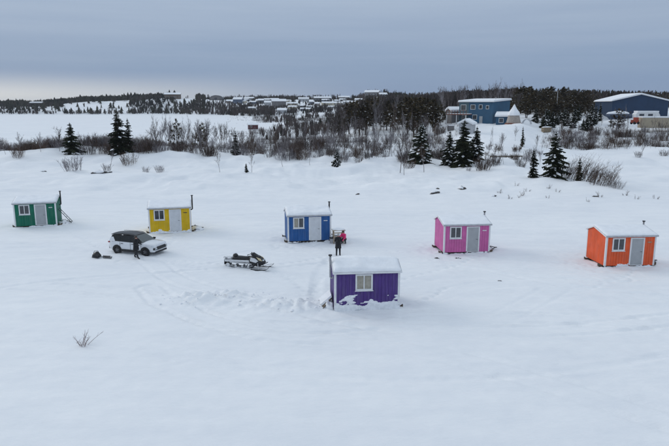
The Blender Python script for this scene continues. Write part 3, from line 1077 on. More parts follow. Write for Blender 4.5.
def snowmobile(x, y, rz):
    c = thing('snowmobile', (x, y, Ts(x, y) - .02), rz, 'white and black snowmobile parked on the open ice with bags behind its seat', 'snowmobile')
    # track belt: rounded loop with lugs
    path = []
    for k in range(9):
        t = math.pi / 2 + math.pi * k / 8
        path.append((-1.38 + .17 * math.cos(t), .19 + .17 * math.sin(t)))
    path += [(-.4, .02), (.25, .03), (.50, .12), (.62, .26), (.55, .38), (.35, .42), (-.5, .39)]
    m = MB()
    rings = []
    for i, (px_, pz_) in enumerate(path + path[:1]):
        a = path[(i - 1) % len(path)]; b = path[(i + 1) % len(path)]
        d = Vector((b[0] - a[0], 0, b[1] - a[1])).normalized()
        nrm = Vector((d.z, 0, -d.x))
        o = Vector((px_, 0, pz_))
        rings.append([tuple(o + Vector((0, -.19, 0))), tuple(o + Vector((0, .19, 0))), tuple(o + Vector((0, .19, 0)) + nrm * -.03), tuple(o + Vector((0, -.19, 0)) + nrm * -.03)])
    m.loft(rings, cap=False)
    for i in range(46):
        t = i / 46 * len(path)
        k = int(t) % len(path); fr = t - int(t)
        a = Vector((path[k][0], 0, path[k][1])); b = Vector((path[(k + 1) % len(path)][0], 0, path[(k + 1) % len(path)][1]))
        p = a.lerp(b, fr)
        m.box(p.x - .018, p.x + .018, -.18, .18, p.z - .03, p.z + .03)
    m.build('track', M['tyre'], c)
    for s in (-1, 1):
        m = MB(); m.tube([(-1.32, s * .17, .12), (-.9, s * .17, .07), (.2, s * .17, .07), (.5, s * .17, .2)], .028, 6)
        m.tube([(-.9, s * .16, .08), (-.65, s * .16, .40)], .02, 5); m.tube([(-.1, s * .16, .08), (.2, s * .16, .40)], .02, 5)
        m.build('suspension_rail', M['metal'], c)
        for wx, r_ in ((-1.38, .14), (-.8, .09), (-.3, .08), (.15, .08)):
            m = MB(); m.tube([(wx, s * .195, .19 if r_ > .1 else .12), (wx, s * .225, .19 if r_ > .1 else .12)], r_, 12)
            m.build('idler_wheel', M['sledwhite'], c)
    m = MB()   # tunnel
    m.hexa([(-1.62, -.24, .42), (.45, -.25, .44), (.45, .25, .44), (-1.62, .24, .42)], [(-1.62, -.22, .55), (.45, -.23, .60), (.45, .23, .60), (-1.62, .22, .55)])
    m.hexa([(-1.2, -.30, .38), (.45, -.34, .33), (.45, -.251, .33), (-1.2, -.241, .38)], [(-1.2, -.30, .42), (.45, -.34, .38), (.45, -.251, .38), (-1.2, -.241, .42)])
    m.hexa([(-1.2, .241, .38), (.45, .251, .33), (.45, .34, .33), (-1.2, .30, .38)], [(-1.2, .241, .42), (.45, .251, .38), (.45, .34, .38), (-1.2, .30, .42)])
    t = m.build('tunnel', M['sledwhite'], c)
    m = MB(); m.hexa([(-1.66, -.2, .18), (-1.63, -.2, .18), (-1.63, .2, .18), (-1.66, .2, .18)], [(-1.66, -.21, .54), (-1.625, -.21, .54), (-1.625, .21, .54), (-1.66, .21, .54)])
    m.build('snow_flap', M['tyre'], t)
    m = MB(); m.tube([(-1.2, -.22, .60), (-1.66, -.22, .66), (-1.74, -.12, .68), (-1.74, .12, .68), (-1.66, .22, .66), (-1.2, .22, .60)], .02, 6)
    m.tube([(-1.5, -.22, .64), (-1.5, .22, .64)], .014, 5)
    m.build('rear_bumper', M['metal'], c)
    m = MB()   # cargo rack top, pale
    m.box(-1.62, -1.12, -.2, .2, .70, .725); m.box(-1.6, -1.57, -.2, .2, .552, .70); m.box(-1.18, -1.15, -.2, .2, .552, .70)
    m.build('cargo_rack', M['sledwhite'], c)
    # seat and packed bags
    m = MB()
    rg = []
    for sx, w, z in ((-1.05, .17, .70), (-.98, .20, .80), (-.5, .20, .82), (-.1, .18, .80), (.22, .14, .86), (.30, .10, .80)):
        rg.append([(sx, -w, .585), (sx, w, .585), (sx, w, z - .05), (sx, w * .7, z), (sx, -w * .7, z), (sx, -w, z - .05)])
    m.loft(rg); m.build('seat', M['vinyl'], c, True)
    blob('saddle_bag', c, (-.88, 0, .84), (.20, .20, .14), M['vinyl'], 4, False, 12, 8, .12)
    # hood: faceted, white flanks, black nose
    m = MB()
    rg = []
    for sx, w, zb, zt in ((.22, .26, .36, .84), (.45, .38, .26, .92), (.75, .42, .24, .90), (1.05, .38, .26, .78), (1.28, .26, .32, .62), (1.36, .14, .40, .54)):
        rg.append([(sx, -w * .75, zb), (sx, w * .75, zb), (sx, w, zb + (zt - zb) * .45), (sx, w * .72, zb + (zt - zb) * .85), (sx, w * .3, zt), (sx, -w * .3, zt), (sx, -w * .72, zb + (zt - zb) * .85), (sx, -w, zb + (zt - zb) * .45)])
    m.loft(rg); h = m.build('hood', M['vinyl'], c)
    for s in (-1, 1):
        m = MB()
        q = [(.34, s * .345, .58), (.80, s * .425, .50), (.98, s * .40, .62), (.72, s * .37, .80), (.40, s * .32, .84)]
        q2 = [(a, b + s * .025, d) for a, b, d in q]
        m.loft([q, q2] if s < 0 else [q2, q]); m.build('side_panel', M['sledwhite'], h)
        m = MB()
        q = [(1.00, s * .34, .66), (1.22, s * .27, .58), (1.10, s * .22, .74), (.80, s * .29, .86)]
        q2 = [(a, b + s * .03, d + .03) for a, b, d in q]
        m.loft([q, q2] if s < 0 else [q2, q]); m.build('nose_panel', M['sledaccent'], h)
        m = MB(); m.box(1.14, 1.30, *sorted((s * .06, s * .2)), .60, .66)
        m.build('headlight', M['lamp'], h)
    m = MB()
    m.add([(.62, -.26, .90), (.95, -.22, .83), (1.02, 0, .83), (.95, .22, .83), (.62, .26, .90), (.40, -.22, 1.12), (.55, 0, 1.15), (.40, .22, 1.12)],
          [(0, 1, 5), (1, 2, 6, 5), (2, 3, 7, 6), (3, 4, 7)])
    ws = m.build('windshield', M['glass'], c)
    m = MB(); m.tube([(.42, 0, .86), (.30, 0, 1.02)], .03, 6)
    m.tube([(.22, -.40, 1.02), (.32, -.22, 1.05), (.30, 0, 1.04), (.32, .22, 1.05), (.22, .40, 1.02)], .018, 6)
    hb = m.build('handlebar', M['black_metal'], c)
    for s in (-1, 1):
        m = MB(); m.tube([(.24, s * .30, 1.035), (.20, s * .43, 1.02)], .028, 6)
        m.build('grip', M['vinyl'], hb)
    m = MB(); m.box(.52, .56, -.44, -.30, 1.06, 1.18); m.tube([(.55, -.25, .92), (.54, -.36, 1.07)], .012, 5)
    m.build('mirror', M['black_metal'], c)
    for s in (-1, 1):
        ys = s * .50
        m = MB()
        pts = [(.45, .03), (.6, .0), (1.35, .0), (1.6, .06), (1.74, .17), (1.80, .26)]
        m.loft([[(a, ys - .075, b), (a, ys + .075, b), (a, ys + .06, b + .03), (a, ys - .06, b + .03)] for a, b in pts])
        k = m.build('ski', M['plastic'], c)
        m = MB(); m.tube([(1.0, ys, .04), (1.35, ys, .16), (1.74, ys, .24)], .014, 5)
        m.build('ski_loop', M['metal'], k)
        m = MB(); m.tube([(1.02, ys, .03), (.96, s * .46, .38)], .032, 6)
        m.tube([(.97, s * .46, .30), (.85, s * .25, .36)], .02, 5); m.tube([(.97, s * .46, .38), (.85, s * .2, .62)], .026, 6)
        m.build('ski_leg', M['metal'], c)
    m = MB(); m.tube([(1.28, -.28, .36), (1.48, -.2, .44), (1.52, 0, .46), (1.48, .2, .44), (1.28, .28, .36)], .018, 6)
    m.build('front_bumper', M['black_metal'], c)
    return c


_a, _b = gp(227, 267.5), gp(268, 270)
snowmobile((_a[0] + _b[0]) / 2 - .05, (_a[1] + _b[1]) / 2 + .35, R(-13))


# ------------------------------------------------------------------ people
def skin_body(name, J, E, rad, parent, mats, pick):
    """one continuous surface grown round a jointed skeleton"""
    me = bpy.data.meshes.new(name)
    keys = list(J)
    ix = {k: i for i, k in enumerate(keys)}
    me.from_pydata([J[k] for k in keys], [(ix[a], ix[b]) for a, b in E], [])
    o = bpy.data.objects.new(name, me)
    col.objects.link(o)
    sk = o.modifiers.new('skin', 'SKIN')
    sk.use_smooth_shade = True
    lay = me.skin_vertices[0].data if me.skin_vertices else None
    if lay is None:
        me.attributes  # noqa
        import bmesh
        bm = bmesh.new(); bm.from_mesh(me); bm.verts.layers.skin.verify(); bm.to_mesh(me); bm.free()
        lay = me.skin_vertices[0].data
    for k, i in ix.items():
        r_ = rad[k]
        lay[i].radius = (r_, r_) if not hasattr(r_, '__len__') else r_
        lay[i].use_root = (k == 'pelvis')
    ss = o.modifiers.new('sub', 'SUBSURF'); ss.levels = 1; ss.render_levels = 1
    bpy.context.view_layer.update()
    dg = bpy.context.evaluated_depsgraph_get()
    nm = bpy.data.meshes.new_from_object(o.evaluated_get(dg))
    nm.name = name
    bpy.data.objects.remove(o)
    nm.materials.clear()
    for x in mats:
        nm.materials.append(x)
    for p in nm.polygons:
        p.material_index = pick(p.center)
        p.use_smooth = True
    return link(name, nm, parent)


def add_hand(J, E, rad, side, wrist, d, palmn):
    """palm and five unequal, slightly curled fingers"""
    d = Vector(d).normalized(); n = Vector(palmn).normalized(); s = d.cross(n).normalized()
    w = Vector(J[wrist])
    pk = side + 'palm'
    J[pk] = tuple(w + d * .075); rad[pk] = (.038, .022); E.append((wrist, pk))
    for i, (off, ln) in enumerate(((-.03, .068), (-.01, .078), (.012, .072), (.032, .055))):
        a, b = side + 'f%da' % i, side + 'f%db' % i
        J[a] = tuple(w + d * (.105) + s * off); J[b] = tuple(w + d * (.105 + ln * .7) + s * off * 1.1 + n * ln * .5)
        rad[a] = .010; rad[b] = .008
        E += [(pk, a), (a, b)]
    a, b = side + 'ta', side + 'tb'
    J[a] = tuple(w + d * .05 - s * .048); J[b] = tuple(w + d * .09 - s * .062 + n * .03)
    rad[a] = .012; rad[b] = .010
    E += [(pk, a), (a, b)]


def person(x, y, rz, label, pose, jacket, hat, hem=.62):
    p = thing('person', (x, y, Ts(x, y) - .01), rz, label, 'person')
    J, E, rad = {}, [], {}
    def j(k, pos, r_, frm=None):
        J[k] = pos; rad[k] = r_
        if frm: E.append((frm, k))
    if pose == 'crouch':
        j('pelvis', (0, .18, .40), .16)
        j('spine', (0, .06, .58), (.17, .16), 'pelvis'); j('chest', (0, -.10, .78), (.19, .16), 'spine')
        j('neck', (0, -.17, .93), .065, 'chest'); j('head', (0, -.20, 1.02), .095, 'neck'); j('crown', (0, -.20, 1.11), .08, 'head')
        for s, n in ((-1, 'l'), (1, 'r')):
            j(n + 'hip', (s * .11, .16, .38), .115, 'pelvis'); j(n + 'knee', (s * .18, -.24, .46), .085, n + 'hip')
            j(n + 'ankle', (s * .15, .02, .10), .06, n + 'knee'); j(n + 'toe', (s * .16, -.15, .045), .045, n + 'ankle')
            j(n + 'sh', (s * .18, -.10, .84), .085, 'chest'); j(n + 'elb', (s * .22, -.32, .62), .06, n + 'sh')
            j(n + 'wr', (s * .12, -.48, .48), .042, n + 'elb')
            add_hand(J, E, rad, n, n + 'wr', (-s * .2, -.6, -.5), (0, -.5, .6))
    else:
        lean = -.04 if pose == 'stand' else -.06
        j('pelvis', (0, 0, .93), (.165, .135))
        j('spine', (0, 0, 1.12), (.165, .135), 'pelvis'); j('chest', (0, lean * .5, 1.34), (.185, .14), 'spine')
        j('neck', (0, lean, 1.49), .062, 'chest'); j('head', (0, lean - .02, 1.595), .092, 'neck'); j('crown', (0, lean - .01, 1.67), .078, 'head')
        j('nose', (0, lean - .115, 1.59), .016, 'head')
        for s, n in ((-1, 'l'), (1, 'r')):
            if pose == 'stand':
                kn, an = (s * .12, -.02, .49), (s * .13, .01, .09)
                el, wr = (s * .28, -.06, 1.14), (s * .08, -.27, 1.22)
                hd, hn = (-s * .6, -.5, .2), (0, -.3, .9)
            else:
                fr = -1 if s < 0 else 1
                kn, an = (s * .12, fr * .12, .50), (s * .13, fr * .27, .10)
                el, wr = (s * .27, -.10, 1.13), (s * .18, -.33, 1.10)
                hd, hn = (-s * .2, -.9, 0), (-s * .8, -.2, -.2)
            j(n + 'hip', (s * .10, 0, .86), .115, 'pelvis'); j(n + 'knee', kn, .08, n + 'hip'); j(n + 'ankle', an, .062, n + 'knee')
            j(n + 'toe', (an[0] + s * .02, an[1] - .17, .05), .048, n + 'ankle')
            j(n + 'sh', (s * .185, lean * .5, 1.40), .085, 'chest'); j(n + 'elb', el, .062, n + 'sh'); j(n + 'wr', wr, .042, n + 'elb')
            add_hand(J, E, rad, n, n + 'wr', hd, hn)
    hz = J['neck'][2] + .04
    hy = J['head'][1]
    tz = .75 if pose != 'crouch' else .50
    def pick(c):
        if c.z > hz: return 2
        if pose == 'crouch':
            return 1 if (c.z < .50 and not (c.y < -.38)) else 0
        if c.z < .16: return 3
        return 1 if c.z < tz else 0
    b = skin_body('body', J, E, rad, p, [jacket, M['trouser'], M['skin'], M['black']], pick)
    # eyes and mouth sit on the face
    hp = Vector(J['head'])
    for s in (-1, 1):
        m = MB(); m.tube([tuple(hp + Vector((s * .034, -.082, .012))), tuple(hp + Vector((s * .034, -.095, .012)))], .011, 6)
        m.build('eye', M['black'], p)
    m = MB(); m.box(hp.x - .025, hp.x + .025, hp.y - .094, hp.y - .08, hp.z - .05, hp.z - .042)
    m.build('mouth', M['pinkcloth'], p)
    # hat or hair shell
    m = MB()
    rg = []
    for k in range(6):
        t = math.pi / 2 * k / 5
        rr_ = .118 * math.cos(t) + .004
        rg.append([(hp.x + rr_ * math.cos(q), hp.y + .018 + rr_ * 1.08 * math.sin(q), hp.z + .035 + .125 * math.sin(t) - (.05 * max(0, math.sin(q)) * (1 - k / 5))) for q in [2 * math.pi * i / 14 for i in range(14)]])
    m.loft(rg); m.build('hat' if hat is not M['hair'] else 'hair', hat, p, True)
    if pose != 'crouch':
        m = MB()    # coat skirt and collar
        rg = []
        for z, wx, wy in ((1.36, .20, .145), (1.15, .205, .165), (.95, .215, .175), (hem + .08, .235, .20), (hem, .24, .205)):
            rg.append([(wx * math.cos(q), lean * .3 + wy * math.sin(q), z + .012 * math.sin(q * 3)) for q in [2 * math.pi * i / 18 for i in range(18)]])
        m.loft(rg); m.build('coat', jacket, p, True)
        m = MB()
        rg = [[(w * math.cos(q), lean + .01 + w * math.sin(q), z) for q in [2 * math.pi * i / 14 for i in range(14)]] for z, w in ((1.42, .13), (1.47, .115), (1.53, .105), (1.54, .09))]
        m.loft(rg, cap=False); m.build('collar', jacket, p, True)
    return p


px_, py_ = gp(338.2, 255.0)
person(px_, py_, R(3), 'person in a long black parka facing out with hands raised to the chest', 'stand', M['black'], M['greycloth'])
px2, py2 = gp(136.5, 258.6)
person(px2, py2, R(68), 'person in a black coat striding beside the front wheel of the white car', 'stride', M['black'], M['hair'], .66)
px3, py3 = gp(343.8, 243.5)
person(px3, py3, R(-20), 'person in a bright pink jacket crouching on the snow behind the snowy table', 'crouch', M['pinkcloth'], M['hair'])

# snow-topped table with a lower shelf, and a pail, beside the blue cabin
tx, ty = gp(338.4, 243.0)
t = thing('work_table', (tx, ty, Ts(tx, ty)), R(8), 'tall pale wooden table with snow on top beside the blue cabin', 'table')
for sx in (-.42, .42):
    for sy in (-.28, .28):
        m = MB(); m.box(sx - .035, sx + .035, sy - .035, sy + .035, -.03, 1.10); m.build('leg', M['wood_pale'], t)
m = MB(); m.box(-.54, .54, -.36, .36, 1.102, 1.15); m.build('table_top', M['wood_pale'], t)
m = MB(); m.box(-.38, .38, -.28, .28, .50, .535); m.build('shelf', M['wood_pale'], t)
m = MB(); m.box(-.38, .38, -.30, -.285, .88, .97); m.build('rail', M['wood_pale'], t)
blob('snow_cap', t, (0, 0, 1.15), (.54, .36, .13), M['snow'], 6, True, 20, 5, .08)
bx_, by_ = gp(333.4, 243.2)
b = thing('cooler_box', (bx_, by_, Ts(bx_, by_) - .02), R(10), 'pale grey cooler box with a dark lid by the corner of the blue cabin', 'box')
m = MB(); m.hexa([(-.27, -.2, 0), (.27, -.2, 0), (.27, .2, 0), (-.27, .2, 0)], [(-.30, -.22, .42), (.30, -.22, .42), (.30, .22, .42), (-.30, .22, .42)]); m.build('box_body', M['greycloth'], b)
m = MB(); m.hexa([(-.31, -.23, .422), (.31, -.23, .422), (.31, .23, .422), (-.31, .23, .422)], [(-.28, -.2, .50), (.28, -.2, .50), (.28, .2, .50), (-.28, .2, .50)]); m.build('lid', M['plastic'], b)
m = MB(); m.tube([(-.31, 0, .36), (-.36, 0, .30), (-.31, 0, .22)], .014, 5); m.build('handle', M['plastic'], b)
m = MB(); m.tube([(.31, 0, .36), (.36, 0, .30), (.31, 0, .22)], .014, 5); m.build('handle', M['plastic'], b)

# gear left of the car: an auger lying down and a bag
ax_, ay_ = gp(96.6, 257.2)
b = thing('gear_bag', (ax_, ay_, Ts(ax_, ay_)), R(20), 'small black gear bag lying on the snow behind the white car', 'bag')
blob('bag_body', b, (0, 0, .0), (.34, .24, .36), M['vinyl'], 5, True, 14, 6, .15)
m = MB(); m.tube([(-.2, 0, .28), (-.12, 0, .46), (.12, 0, .46), (.2, 0, .28)], .02, 5); m.build('strap', M['black'], b)
ax_, ay_ = gp(104.6, 258.3)
b = thing('ice_auger', (ax_, ay_, Ts(ax_, ay_) + .09), R(-12), 'dark ice auger lying flat on the snow beside a black gear bag', 'auger')
m = MB(); m.tube([(-.5, 0, 0), (.55, 0, 0)], .03, 8); m.build('shaft', M['black_metal'], b)
m = MB()
hx = [(-.1 + .65 * k / 40, .105 * math.cos(k * .8), .105 * math.sin(k * .8)) for k in range(41)]
m.tube(hx, .028, 5); m.build('blade_spiral', M['black_metal'], b)
m = MB(); m.box(-.72, -.46, -.14, .14, -.08, .14); m.tube([(-.6, -.34, .02), (-.6, .34, .02)], .022, 6); m.build('power_head', M['plastic'], b)


# ------------------------------------------------------------------ trees
rnd = random.Random(5)


def frame(d):
    d = Vector(d).normalized()
    a = d.cross(Vector((0, 0, 1)))
    if a.length < 1e-3:
        a = Vector((1, 0, 0))
    a.normalize()
    return d, a, a.cross(d)


def spruce_meshes(h, r, seed, snow=.3, gaps=.1):
    q = random.Random(seed)
    tr = MB(); cr_ = MB(); sn = MB()
    tr.tube([(0, 0, -.4), (0.02, 0, h * .5), (0, 0, h * .97)], [h * .020, h * .013, .012], 6)
    n = int(h * 4.4)
    lop = [q.uniform(.62, 1.2) for _ in range(5)]; tw = q.uniform(-2, 2)
    for i in range(n):
        t = .04 + .95 * i / n
        z0 = h * t
        L_ = r * ((1 - t) ** .62) * q.uniform(.72, 1.12) + .12
        nb = q.randint(6, 8)
        ph = q.random() * 6.3
        for b in range(nb):
            if q.random() < gaps:
                continue
            a = ph + b * 6.283 / nb + q.uniform(-.25, .25)
            l = L_ * q.uniform(.5, 1.25) * lop[int(((a + t * tw) % 6.2832) / 6.2832 * 5) % 5]
            up = q.uniform(.05, .25) * (t ** .8) * 1.6 - .22
            pts = []
            for k in range(4):
                s = k / 3
                pts.append(Vector((math.cos(a) * l * s, math.sin(a) * l * s, z0 + l * (up * s - .28 * s * s + .12 * s ** 3))))
            side = Vector((-math.sin(a), math.cos(a), 0))
            # flat sprays of needles along the bough, hanging a little
            for k in range(3):
                p, e = pts[k], pts[k + 1]
                d = e - p
                for m_ in range(2):
                    s0 = p + d * (m_ * .5)
                    w = l * q.uniform(.26, .44) * (1.1 - (k + m_ * .5) / 3.4) + .07
                    tip = s0 + d * q.uniform(.7, 1.1)
                    for sg in (-1, 1):
                        c = s0 + d * .35 + side * sg * w + Vector((0, 0, -w * q.uniform(.15, .7)))
                        cr_.add([s0, c, tip], [(0, 1, 2)])
                    cr_.add([s0, s0 + d * .5 + Vector((0, 0, -w * q.uniform(.7, 1.5))), tip], [(0, 1, 2)])
                    cr_.add([s0, s0 + side * w * .5 + Vector((0, 0, -w * q.uniform(.6, 1.2))), tip - side * w * .3], [(0, 1, 2)])
            if q.random() < snow and l > .25:
                p, e = pts[1], pts[3]
                w = l * q.uniform(.12, .22)
                o = Vector((0, 0, .035))
                v = [p + o, (p + e) / 2 + side * w + o * .4, e + o * .5, (p + e) / 2 - side * w + o * .4, (p + e) / 2 + o * 2.6]
                sn.add(v, [(0, 1, 4), (1, 2, 4), (2, 3, 4), (3, 0, 4)])
    for k in range(5):
        a = k * 1.257
        cr_.add([(0, 0, h * 1.02), (math.cos(a) * .12, math.sin(a) * .12, h * .93), (math.cos(a + 1.3) * .12, math.sin(a + 1.3) * .12, h * .93)], [(0, 1, 2)])
    return tr.mesh('trunk', M['bark']), cr_.mesh('crown', M['spruce']), (sn.mesh('bough_snow', M['snow']) if sn.v else None)


def pine_meshes(h, seed, snow=.1, dense=1.0):
    q = random.Random(seed)
    tr = MB(); cr_ = MB(); sn = MB()
    bend = q.uniform(-.05, .05) * h
    tp = [Vector((bend * math.sin(k / 5 * 2.2), bend * .5 * math.cos(k), h * .96 * k / 5 - (.4 if k == 0 else 0))) for k in range(6)]
    tr.tube(tp, [h * .019, h * .017, h * .014, h * .011, h * .007, .02], 6)
    nb = int(h * 4.2 * dense)
    for i in range(nb):
        t = .16 + .82 * (i + q.random()) / nb
        k = min(4, int(t * 5)); base = tp[k].lerp(tp[k + 1], t * 5 - k)
        a = i * 2.4 + q.uniform(-.6, .6)
        l = h * .235 * q.uniform(.45, 1.2) * (math.sin(min(1, (1.05 - t) / .62) * math.pi / 2) ** .8)
        e = base + Vector((math.cos(a) * l, math.sin(a) * l, l * q.uniform(.0, .55)))
        tr.tube([base, base.lerp(e, .5) + Vector((0, 0, -.04 * l)), e], [h * .0055, h * .004, .01], 3, cap=False)
        for cl in range(max(4, int(l * 5.0))):
            c = base.lerp(e, q.uniform(.35, 1.08)) + Vector((q.gauss(0, .16), q.gauss(0, .16), q.gauss(.04, .13))) * (l * .55 + .2)
            s = q.uniform(.18, .38) * (h / 8) ** .5
            for f_ in range(8):
                d, a1, b1 = frame((q.gauss(0, 1), q.gauss(0, 1), q.gauss(.35, .8)))
                p = c + d * s * .3
                cr_.add([p - a1 * s * .5, p + a1 * s * .5, p + d * s * 1.5 + b1 * s * .25], [(0, 1, 2)])
            if q.random() < snow:
                sn.add([c + Vector((-s, 0, s * .5)), c + Vector((0, -s * .8, s * .45)), c + Vector((s, 0, s * .5)), c + Vector((0, s * .8, s * .45)), c + Vector((0, 0, s * .8))],
                       [(0, 1, 4), (1, 2, 4), (2, 3, 4), (3, 0, 4)])
    return tr.mesh('trunk', M['bark']), cr_.mesh('crown', M['pine']), (sn.mesh('bough_snow', M['snow']) if sn.v else None)


def bare_meshes(h, seed, spread=.32, lev=3, twig='birch', trunkm='birch_bark', thick=1.0, dens=1.0):
    q = random.Random(seed)
    tr = MB(); cr_ = MB()
    def grow_(p, d, l, r_, lv):
        n = 4 if lv == 0 else 3
        pts = [p.copy()]
        dd = d.copy()
        for k in range(n):
            dd = (dd + Vector((q.gauss(0, .10), q.gauss(0, .10), q.gauss(.03, .06)))).normalized()
            pts.append(pts[-1] + dd * l / n)
        rr_ = [r_ * (1 - .62 * k / n) for k in range(n + 1)]
        (tr if lv == 0 else cr_).tube(pts, rr_, 5 if lv == 0 else 3, cap=False)
        if lv >= lev:
            return
        nb = int((11 if lv == 0 else 6) * dens)
        for i in range(nb):
            t = q.uniform(.28 if lv == 0 else .2, .98)
            k = min(n - 1, int(t * n)); b = pts[k].lerp(pts[k + 1], t * n - k)
            ax, a1, b1 = frame(dd)
            ang = q.uniform(0, 6.283); op = q.uniform(.45, 1.0) * spread * 2.2
            nd = (ax * math.cos(op) + (a1 * math.cos(ang) + b1 * math.sin(ang)) * math.sin(op) + Vector((0, 0, .18))).normalized()
            grow_(b, nd, l * q.uniform(.32, .55) * (1.15 - t * .45), max(.0125 * thick, r_ * .46), lv + 1)
    grow_(Vector((0, 0, -.3)), Vector((q.gauss(0, .06), q.gauss(0, .06), 1)), h * .95, h * .011 * thick, 0)
    return tr.mesh('trunk', M[trunkm]), cr_.mesh('crown', M[twig])


def shrub_mesh(h, w, seed, stems=22, m='willow', lean=(0, 0), r0=.018):
    q = random.Random(seed)
    mb = MB()
    for i in range(stems):
        a = q.uniform(0, 6.283)
        rr_ = math.sqrt(q.random()) * w * .38
        p = Vector((math.cos(a) * rr_, math.sin(a) * rr_, -.25))
        d = Vector((math.cos(a) * q.uniform(.05, .5) + lean[0], math.sin(a) * q.uniform(.05, .5) + lean[1], 1)).normalized()
        l = h * q.uniform(.5, 1.05)
        pts = [p]
        for k in range(3):
            d = (d + Vector((q.gauss(0, .1), q.gauss(0, .1), .02))).normalized()
            pts.append(pts[-1] + d * l / 3)
        mb.tube(pts, [r0 * 1.25, r0, r0 * .8, r0 * .45], 3, cap=False)
        for b in range(q.randint(6, 10)):
            t = q.uniform(.25, .97); k = min(2, int(t * 3)); s = pts[k].lerp(pts[k + 1], t * 3 - k)
            e = s + (d + Vector((q.gauss(0, .55), q.gauss(0, .55), q.uniform(0, .4)))).normalized() * l * q.uniform(.15, .36)
            mb.tube([s, s.lerp(e, .5) + Vector((q.gauss(0, .02), q.gauss(0, .02), .02)), e], [r0 * .6, r0 * .5, r0 * .3], 3, cap=False)
            if q.random() < .7:
                s2 = s.lerp(e, .5)
                e2 = s2 + Vector((q.gauss(0, .5), q.gauss(0, .5), q.uniform(.1, .8))).normalized() * l * q.uniform(.08, .2)
                mb.tube([s2, e2], [r0 * .5, r0 * .3], 3, cap=False)
    return mb.mesh('shrub', M[m])


SPR = [spruce_meshes(8, 2.4, 1, .22, .32), spruce_meshes(8, 1.8, 2, .34, .25), spruce_meshes(8, 2.5, 3, .50, .25), spruce_meshes(8, 1.7, 4, .2, .3), spruce_meshes(8, 2.2, 5, .85, .18)]
PIN = [pine_meshes(8, 1, .14, .85), pine_meshes(8, 2, .12, .75), pine_meshes(8, 3, .25, .8), pine_meshes(8, 4, .08, .95), pine_meshes(8, 5, .35, .5)]
BIR = [bare_meshes(6, k, sp, 3, tw, 'birch_bark', 1.0, dn) for k, sp, tw, dn in ((1, .30, 'birch', 1), (2, .24, 'birch', 1.1), (3, .36, 'frost', 1), (4, .28, 'willow', 1.1), (5, .22, 'frost', .9), (6, .34, 'birch', .9))]
SHR = [shrub_mesh(2.2, 2.6, k, n, m) for k, n, m in ((1, 42, 'willow'), (2, 36, 'birch'), (3, 40, 'frost'), (4, 38, 'willow'), (5, 44, 'willow'), (6, 36, 'frost'))]
SHRL = [shrub_mesh(3.2, 3.0, 20 + k, 24, 'willow', (.35, 0), .016) for k in range(3)]


def plant(name, label, cat, group, meshes, x, y, s, rz=None, sink=.0, z=None):
    zz_ = Ts(x, y) if z is None else z
    o = thing(name, (x, y, zz_ - sink), rz if rz is not None else rnd.uniform(0, 6.28), label, cat, group, s)
    for nm, me in zip(('trunk', 'crown', 'bough_snow'), meshes):
        if me:
            c_ = link(nm, me, o)
            if nm == 'bough_snow':
                c_['kind'] = 'stuff'
    return o


def spruce_px(px, ytop, ybase, k, label, wide=1.0, y0=60, group='spruces along the shore', name='spruce_tree'):
    x, y = drop(px, ybase, y0)
    top = at(px, ytop, y).z
    h = max(1.2, top - Ts(x, y))
    s = h / 8.1
    return plant(name, label, 'tree', group, SPR[k], x, y, (s * wide, s * wide, s))


spruce_px(72, 122, 154, 0, 'dense dark spruce standing alone above the shore bushes', 1.05)
spruce_px(119, 111, 156, 0, 'tallest dark spruce of the pair by the far lake', 1.0)
spruce_px(129.5, 118, 155, 3, 'shorter ragged spruce leaning close to the tallest dark spruce', 1.15)
spruce_px(236, 130, 157, 3, 'narrow dark spruce rising from pale bare birches', 1.0)
spruce_px(246.5, 163, 178, 1, 'knee-high frosted spruce sapling on open snow beside a bare bush', 1.0, 60, None, 'spruce_sapling')
spruce_px(337, 148, 168, 4, 'small snow-laden spruce at the edge of the bank', .9)
spruce_px(421, 122, 164, 4, 'snow-laden spruce in front of the dark pines', 1.0)
spruce_px(449, 130, 166, 2, 'broad snowy spruce left of the densest spruce by the white shed', .9)
spruce_px(463, 119, 168, 0, 'densest dark spruce in front of the white shed', 1.05)
spruce_px(475.5, 126, 166, 2, 'snowy spruce right of the densest spruce by the white shed', .95)
spruce_px(532, 149, 179, 1, 'short dark spruce beside the tall layered spruce', .95)
spruce_px(553, 131, 180, 2, 'tall layered spruce with snow on every bough above the shore', 1.0)
spruce_px(578, 157, 184, 3, 'slim dark spruce hidden among leaning willows', 1.0)
spruce_px(522, 126, 148, 3, 'thin crooked spruce alone on the snowy slope below the tipi hut', .7)

# ragged pines seen singly
def pine_px(px, ytop, ybase, k, label, wide=1.0, y0=60, y=None, group='pines along the shore', name='pine_tree'):
    if y is None:
        x, y = drop(px, ybase, y0)
    else:
        x = at(px, ybase, y).x
    h = max(1.5, at(px, ytop, y).z - Ts(x, y))
    s = h / 8.0
    return plant(name, label, 'tree', group, PIN[k], x, y, (s * wide, s * wide, s))


pine_px(178, 118, 156, 4, 'ragged pine with a bare middle and snowy boughs by the shore', .85)
pine_px(201, 123, 153, 2, 'round-topped snowy pine near the ragged pine', 1.1)
pine_px(615, 108, 140, 1, 'dark pine in front of the blue barn', 1.2, 60, 150)
def size_word(h):
    return 'low' if h < 6.5 else ('tall' if h > 10 else 'middling')


